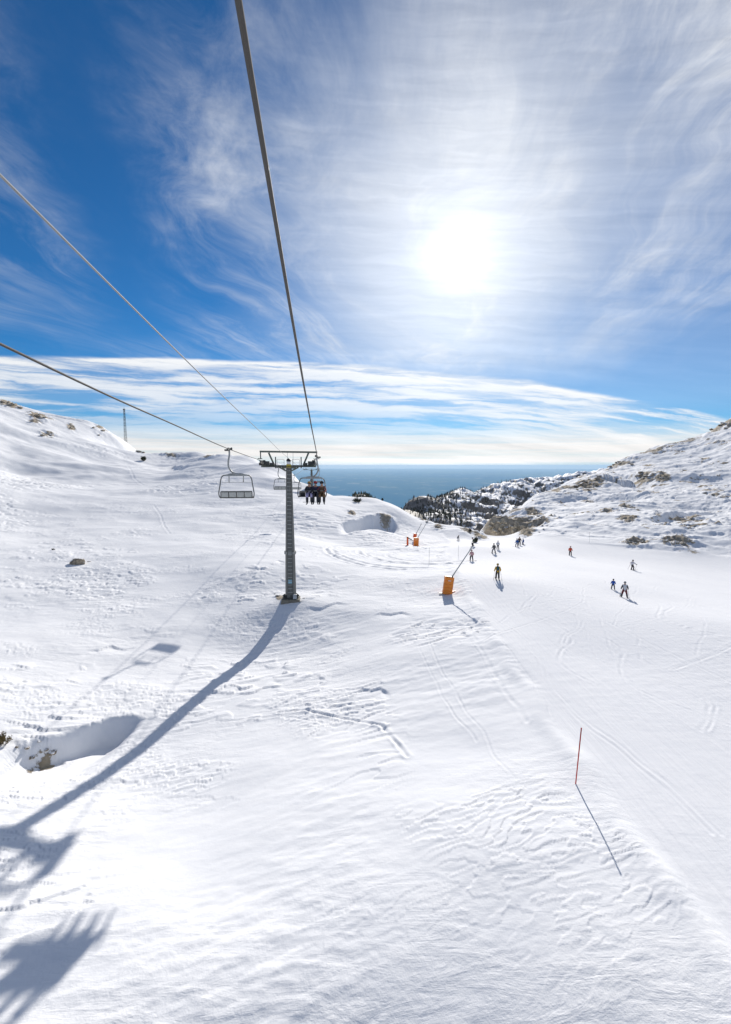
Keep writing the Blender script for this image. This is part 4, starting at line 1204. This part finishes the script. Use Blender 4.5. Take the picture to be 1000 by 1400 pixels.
outcrop(882, 650, 16, 6, 12, 4, 9, 'rock of the outcrop halfway up the mountain side')
outcrop(907, 652, 9, 5, 6, 3, 7, 'rock just right of the outcrop halfway up the mountain side')
outcrop(870, 743, 15, 3, 9, 4, 8, 'rock of the low outcrop at the foot of the mountain side', True)
outcrop(927, 741, 22, 4, 13, 4, 9, 'rock of the wide outcrop at the foot of the mountain side', True)
outcrop(848, 634, 20, 4, 9, 3, 7, 'rock on the skyline of the mountain side')
outcrop(895, 710, 8, 4, 5, 3, 6, 'rock of the small outcrop above the wide one')
outcrop(985, 581, 14, 6, 8, 5, 10, 'rock on the highest visible point of the mountain side')
outcrop(740, 722, 10, 8, 6, 3, 5, 'small stone in the snow right of the beige rock face')

def foliage(name, c1, c2):
    m, nt, b = new_mat(name)
    oi = nt.nodes.new('ShaderNodeObjectInfo'); rnd = N(nt, oi.outputs['Random'])
    n = noise(nt, objco(nt), 1.2, 4.0, 0.6)
    setp(nt, b, 'Base Color', mixc(nt, (n * 0.7 + rnd * 0.5 - 0.1).step(0.25, 0.8), c1, c2))
    b.inputs['Roughness'].default_value = 0.85
    return m
PINE = foliage('pine_needles', (0.030, 0.040, 0.022), (0.075, 0.080, 0.042))
PINEB = foliage('brown_needles', (0.09, 0.075, 0.058), (0.18, 0.145, 0.105))
BARK = paint('bark', (0.075, 0.055, 0.042), 0.9)
SNOWC = paint('snow_clump', (0.84, 0.85, 0.87), 0.9, 0, 0.04)
def conifer_mb(seed, h=1.0, w=0.26, n=130, mi=1):
    rs = random.Random(seed); b = MB()
    b.mi = 0; b.tube([(0, 0, -0.06), (0, 0, h * 0.5), (0, 0, h * 0.97)], [0.028 * h, 0.016 * h, 0.004 * h], 5)
    for i in range(n):
        t = (i + rs.random()) / n; z = h * (0.12 + 0.86 * t)
        rr = w * h * (1 - t) ** 0.8 * rs.uniform(0.55, 1.1) + 0.015 * h; a = rs.uniform(0, 6.283)
        d = Vector((math.cos(a), math.sin(a), 0)); s = Vector((-d.y, d.x, 0))
        L = rr; wd = 0.05 * h * rs.uniform(0.7, 1.3) + rr * 0.22
        p0 = Vector((0, 0, z)); p1 = p0 + d * L + Vector((0, 0, -L * rs.uniform(0.15, 0.5)))
        mid = p0.lerp(p1, 0.6)
        b.mi = 2 if rs.random() < 0.18 else 1
        b._add([p0, mid + s * wd + Vector((0, 0, -0.01 * h)), p1, mid - s * wd + Vector((0, 0, -0.01 * h)), mid + Vector((0, 0, 0.03 * h))], [(0, 1, 4), (1, 2, 4), (2, 3, 4), (3, 0, 4)])
    return b
CM = [conifer_mb(k, 1.0, (0.20, 0.26, 0.17, 0.3)[k]).mesh('conifer', [BARK, PINE if k % 2 == 0 else PINEB, SNOWC]) for k in range(4)]
def shrub(label, px, py, wpx, hpx, seed, mat=PINE, group=None, lean=1.0):
    """dwarf pine: many upright tufts of needles on spreading stems"""
    g = gp(px, py); dep = g.y * math.cos(PITCH) - g.z * math.sin(PITCH)
    w, h = wpx * dep / F / 2, hpx * dep / F
    rs = random.Random(seed); st = MB(); cr = MB()
    for i in range(26):
        a = rs.uniform(0, 6.283); q = math.sqrt(rs.random())
        e = Vector((math.cos(a) * w * q, math.sin(a) * w * 0.6 * q, h * (1 - 0.55 * q * q) * rs.uniform(0.6, 1.0)))
        b0 = Vector((e.x * 0.25, e.y * 0.25, -0.05))
        st.tube([b0, b0.lerp(e, 0.5) + Vector((0, 0, -0.1 * h)), e], [0.02 * h, 0.015 * h, 0.006 * h], 4)
        for k in range(34):
            c = b0.lerp(e, rs.uniform(0.35, 1.0)) + Vector((rs.uniform(-1, 1), rs.uniform(-1, 1), rs.uniform(-0.6, 0.8))) * 0.13 * max(w, h)
            d = Vector((rs.uniform(-1, 1), rs.uniform(-1, 1), rs.uniform(0.0, 1.4))).normalized() * 0.16 * h
            s = d.cross(Vector((rs.uniform(-1, 1), rs.uniform(-1, 1), rs.uniform(-1, 1)))).normalized() * 0.035 * h
            cr._add([c - s, c + s, c + d], [(0, 1, 2)])
    t = thing('dwarf_pine', label, 'shrub', g, 0, group)
    st.build('stems', BARK, t); cr.build('crown', mat, t)
    return t
shrub('dark dwarf pine on top of the snowy knoll, throwing a blue shadow', 489, 687, 13, 8, 1)
shrub('tiny pine sprig on the knoll crest beside the dwarf pine', 523, 684, 3, 4, 2)
shrub('dark pine shrub beside the leaning snowboarder', 651, 742, 5, 9, 3)
shrub('small sprig of scrub on the knoll above the snowboarder', 643, 727, 4, 5, 8, PINEB)
shrub('yellow brown dwarf pine tuft above the shaded hollow', 3, 1018, 26, 17, 4, foliage('dry_pine', (0.10, 0.085, 0.03), (0.24, 0.16, 0.06)))
shrub('thin bare scrub in the snow behind the lone brown boulder', 73, 752, 5, 3, 5, PINEB)
shrub('small dark conifer bush standing alone between two snowy hills', 196.5, 630, 8, 7.5, 6)

def rhit(px, py):
    return hit(ridge_h, px, py, 310.0, 1500.0, 900)
# trees of the wooded ridge: the ones that show largest singly, the rest as one wood
rs = random.Random(5)
near_pts, far_pts = [], []
tries = 0
while len(near_pts) < 280 and tries < 6000:
    tries += 1
    px, py = rs.uniform(560, 800), rs.uniform(652, 738)
    y_sky = np.interp(px, [560, 590, 622, 640, 700, 800], [696, 687, 671, 676, 662, 647])
    if py < y_sky + 1: continue
    p = Vector(rhit(px, py))
    slope_w = 1.0 if px < 655 else 0.30
    if rs.random() > slope_w: continue
    tn = perlin(np.array([p.x / 30]), np.array([p.y / 30]))[0]
    if px > 640 and tn < 0.0: continue
    near_pts.append(p)
near_pts.sort(key=lambda p: p.y)
for i, p in enumerate(near_pts):
    o = bpy.data.objects.new('conifer', CM[rs.randrange(4)]); COL.objects.link(o)
    s = rs.uniform(3.0, 6.0); o.location = p; o.scale = (s * 1.1, s * 1.1, s); o.rotation_euler = (0, 0, rs.uniform(0, 6.28))
    tag(o, 'small dark conifer growing on the wooded ridge beyond the notch', 'tree', 'conifers on the wooded ridge')
def far_wood(name, pts, label, hmin, hmax, sh=PINEB):
    b = MB()
    for p in pts:
        h = rs.uniform(hmin, hmax); w = h * rs.uniform(0.14, 0.24); p = Vector(p); n = 5
        a0 = rs.uniform(0, 6.28); b.mi = 0 if rs.random() < 0.5 else 1
        for lo, hi, ww in ((0.1, 0.6, 1.0), (0.4, 1.0, 0.65)):
            ring = [p + Vector((math.cos(a0 + k * 6.283 / n) * w * ww * rs.uniform(0.6, 1.2), math.sin(a0 + k * 6.283 / n) * w * ww * rs.uniform(0.6, 1.2), h * lo * rs.uniform(0.7, 1.2))) for k in range(n)]
            b._add(ring + [p + Vector((0, 0, h * hi))], [(k, (k + 1) % n, n) for k in range(n)])
    o = b.build(name, [PINE, sh]); o['kind'] = 'stuff'; o['label'] = label; o['category'] = 'wood'
    return o
pts = []
X = np.array([rs.uniform(-0.0, 0.26) for _ in range(9000)]); Rr = np.array([rs.uniform(380, 1150) for _ in range(9000)])
xx, yy = Rr * np.sin(X + 0.05), Rr * np.cos(X + 0.05)
zz = ridge_h(xx, yy); tn = fbm(xx / 45, yy / 45, 3)
for i in range(9000):
    u = math.degrees(math.atan2(xx[i], yy[i]))
    th = -0.08 if u < 11.5 else 0.20 + 0.02 * (u - 11.5)
    if tn[i] > th: pts.append((xx[i], yy[i], zz[i] - 0.3))
far_wood('far_wood', pts, 'dark wood covering the lower slopes of the far ridge', 2.6, 5.2)
pts = []
for i in range(700):
    x, y = DC.x + rs.gauss(0, 26), DC.y + rs.gauss(0, 30)
    pts.append((x, y, float(dome_h(np.array([x]), np.array([y]))[0]) - 0.3))
far_wood('far_wood', pts, 'dark wooded summit showing over the snowy knoll', 2.5, 5.0, PINE)
# ------------------------------------------------------------------ the air
def haze():
    me = bpy.data.meshes.new('haze'); bm = bmesh.new()
    bmesh.ops.create_cube(bm, size=1.0)
    top, bot, half = 130.0, -902.0, 150500.0
    for v in bm.verts: v.co = (v.co.x * 2 * half, v.co.y * 2 * half, bot if v.co.z < 0 else top)
    bm.to_mesh(me); bm.free()
    m = bpy.data.materials.new('haze'); m.use_nodes = True
    nt = m.node_tree; nt.nodes.clear()
    out = nt.nodes.new('ShaderNodeOutputMaterial'); vol = nt.nodes.new('ShaderNodeVolumePrincipled')
    vol.inputs['Color'].default_value = (0.48, 0.71, 0.95, 1)
    vol.inputs['Density'].default_value = 1.6e-5
    vol.inputs['Anisotropy'].default_value = 0.2
    nt.links.new(vol.outputs[0], out.inputs['Volume'])
    me.materials.append(m)
    o = bpy.data.objects.new('haze', me); COL.objects.link(o)
    o['kind'] = 'stuff'; o['label'] = 'thin blue haze over the far plain'; o['category'] = 'haze'
haze()
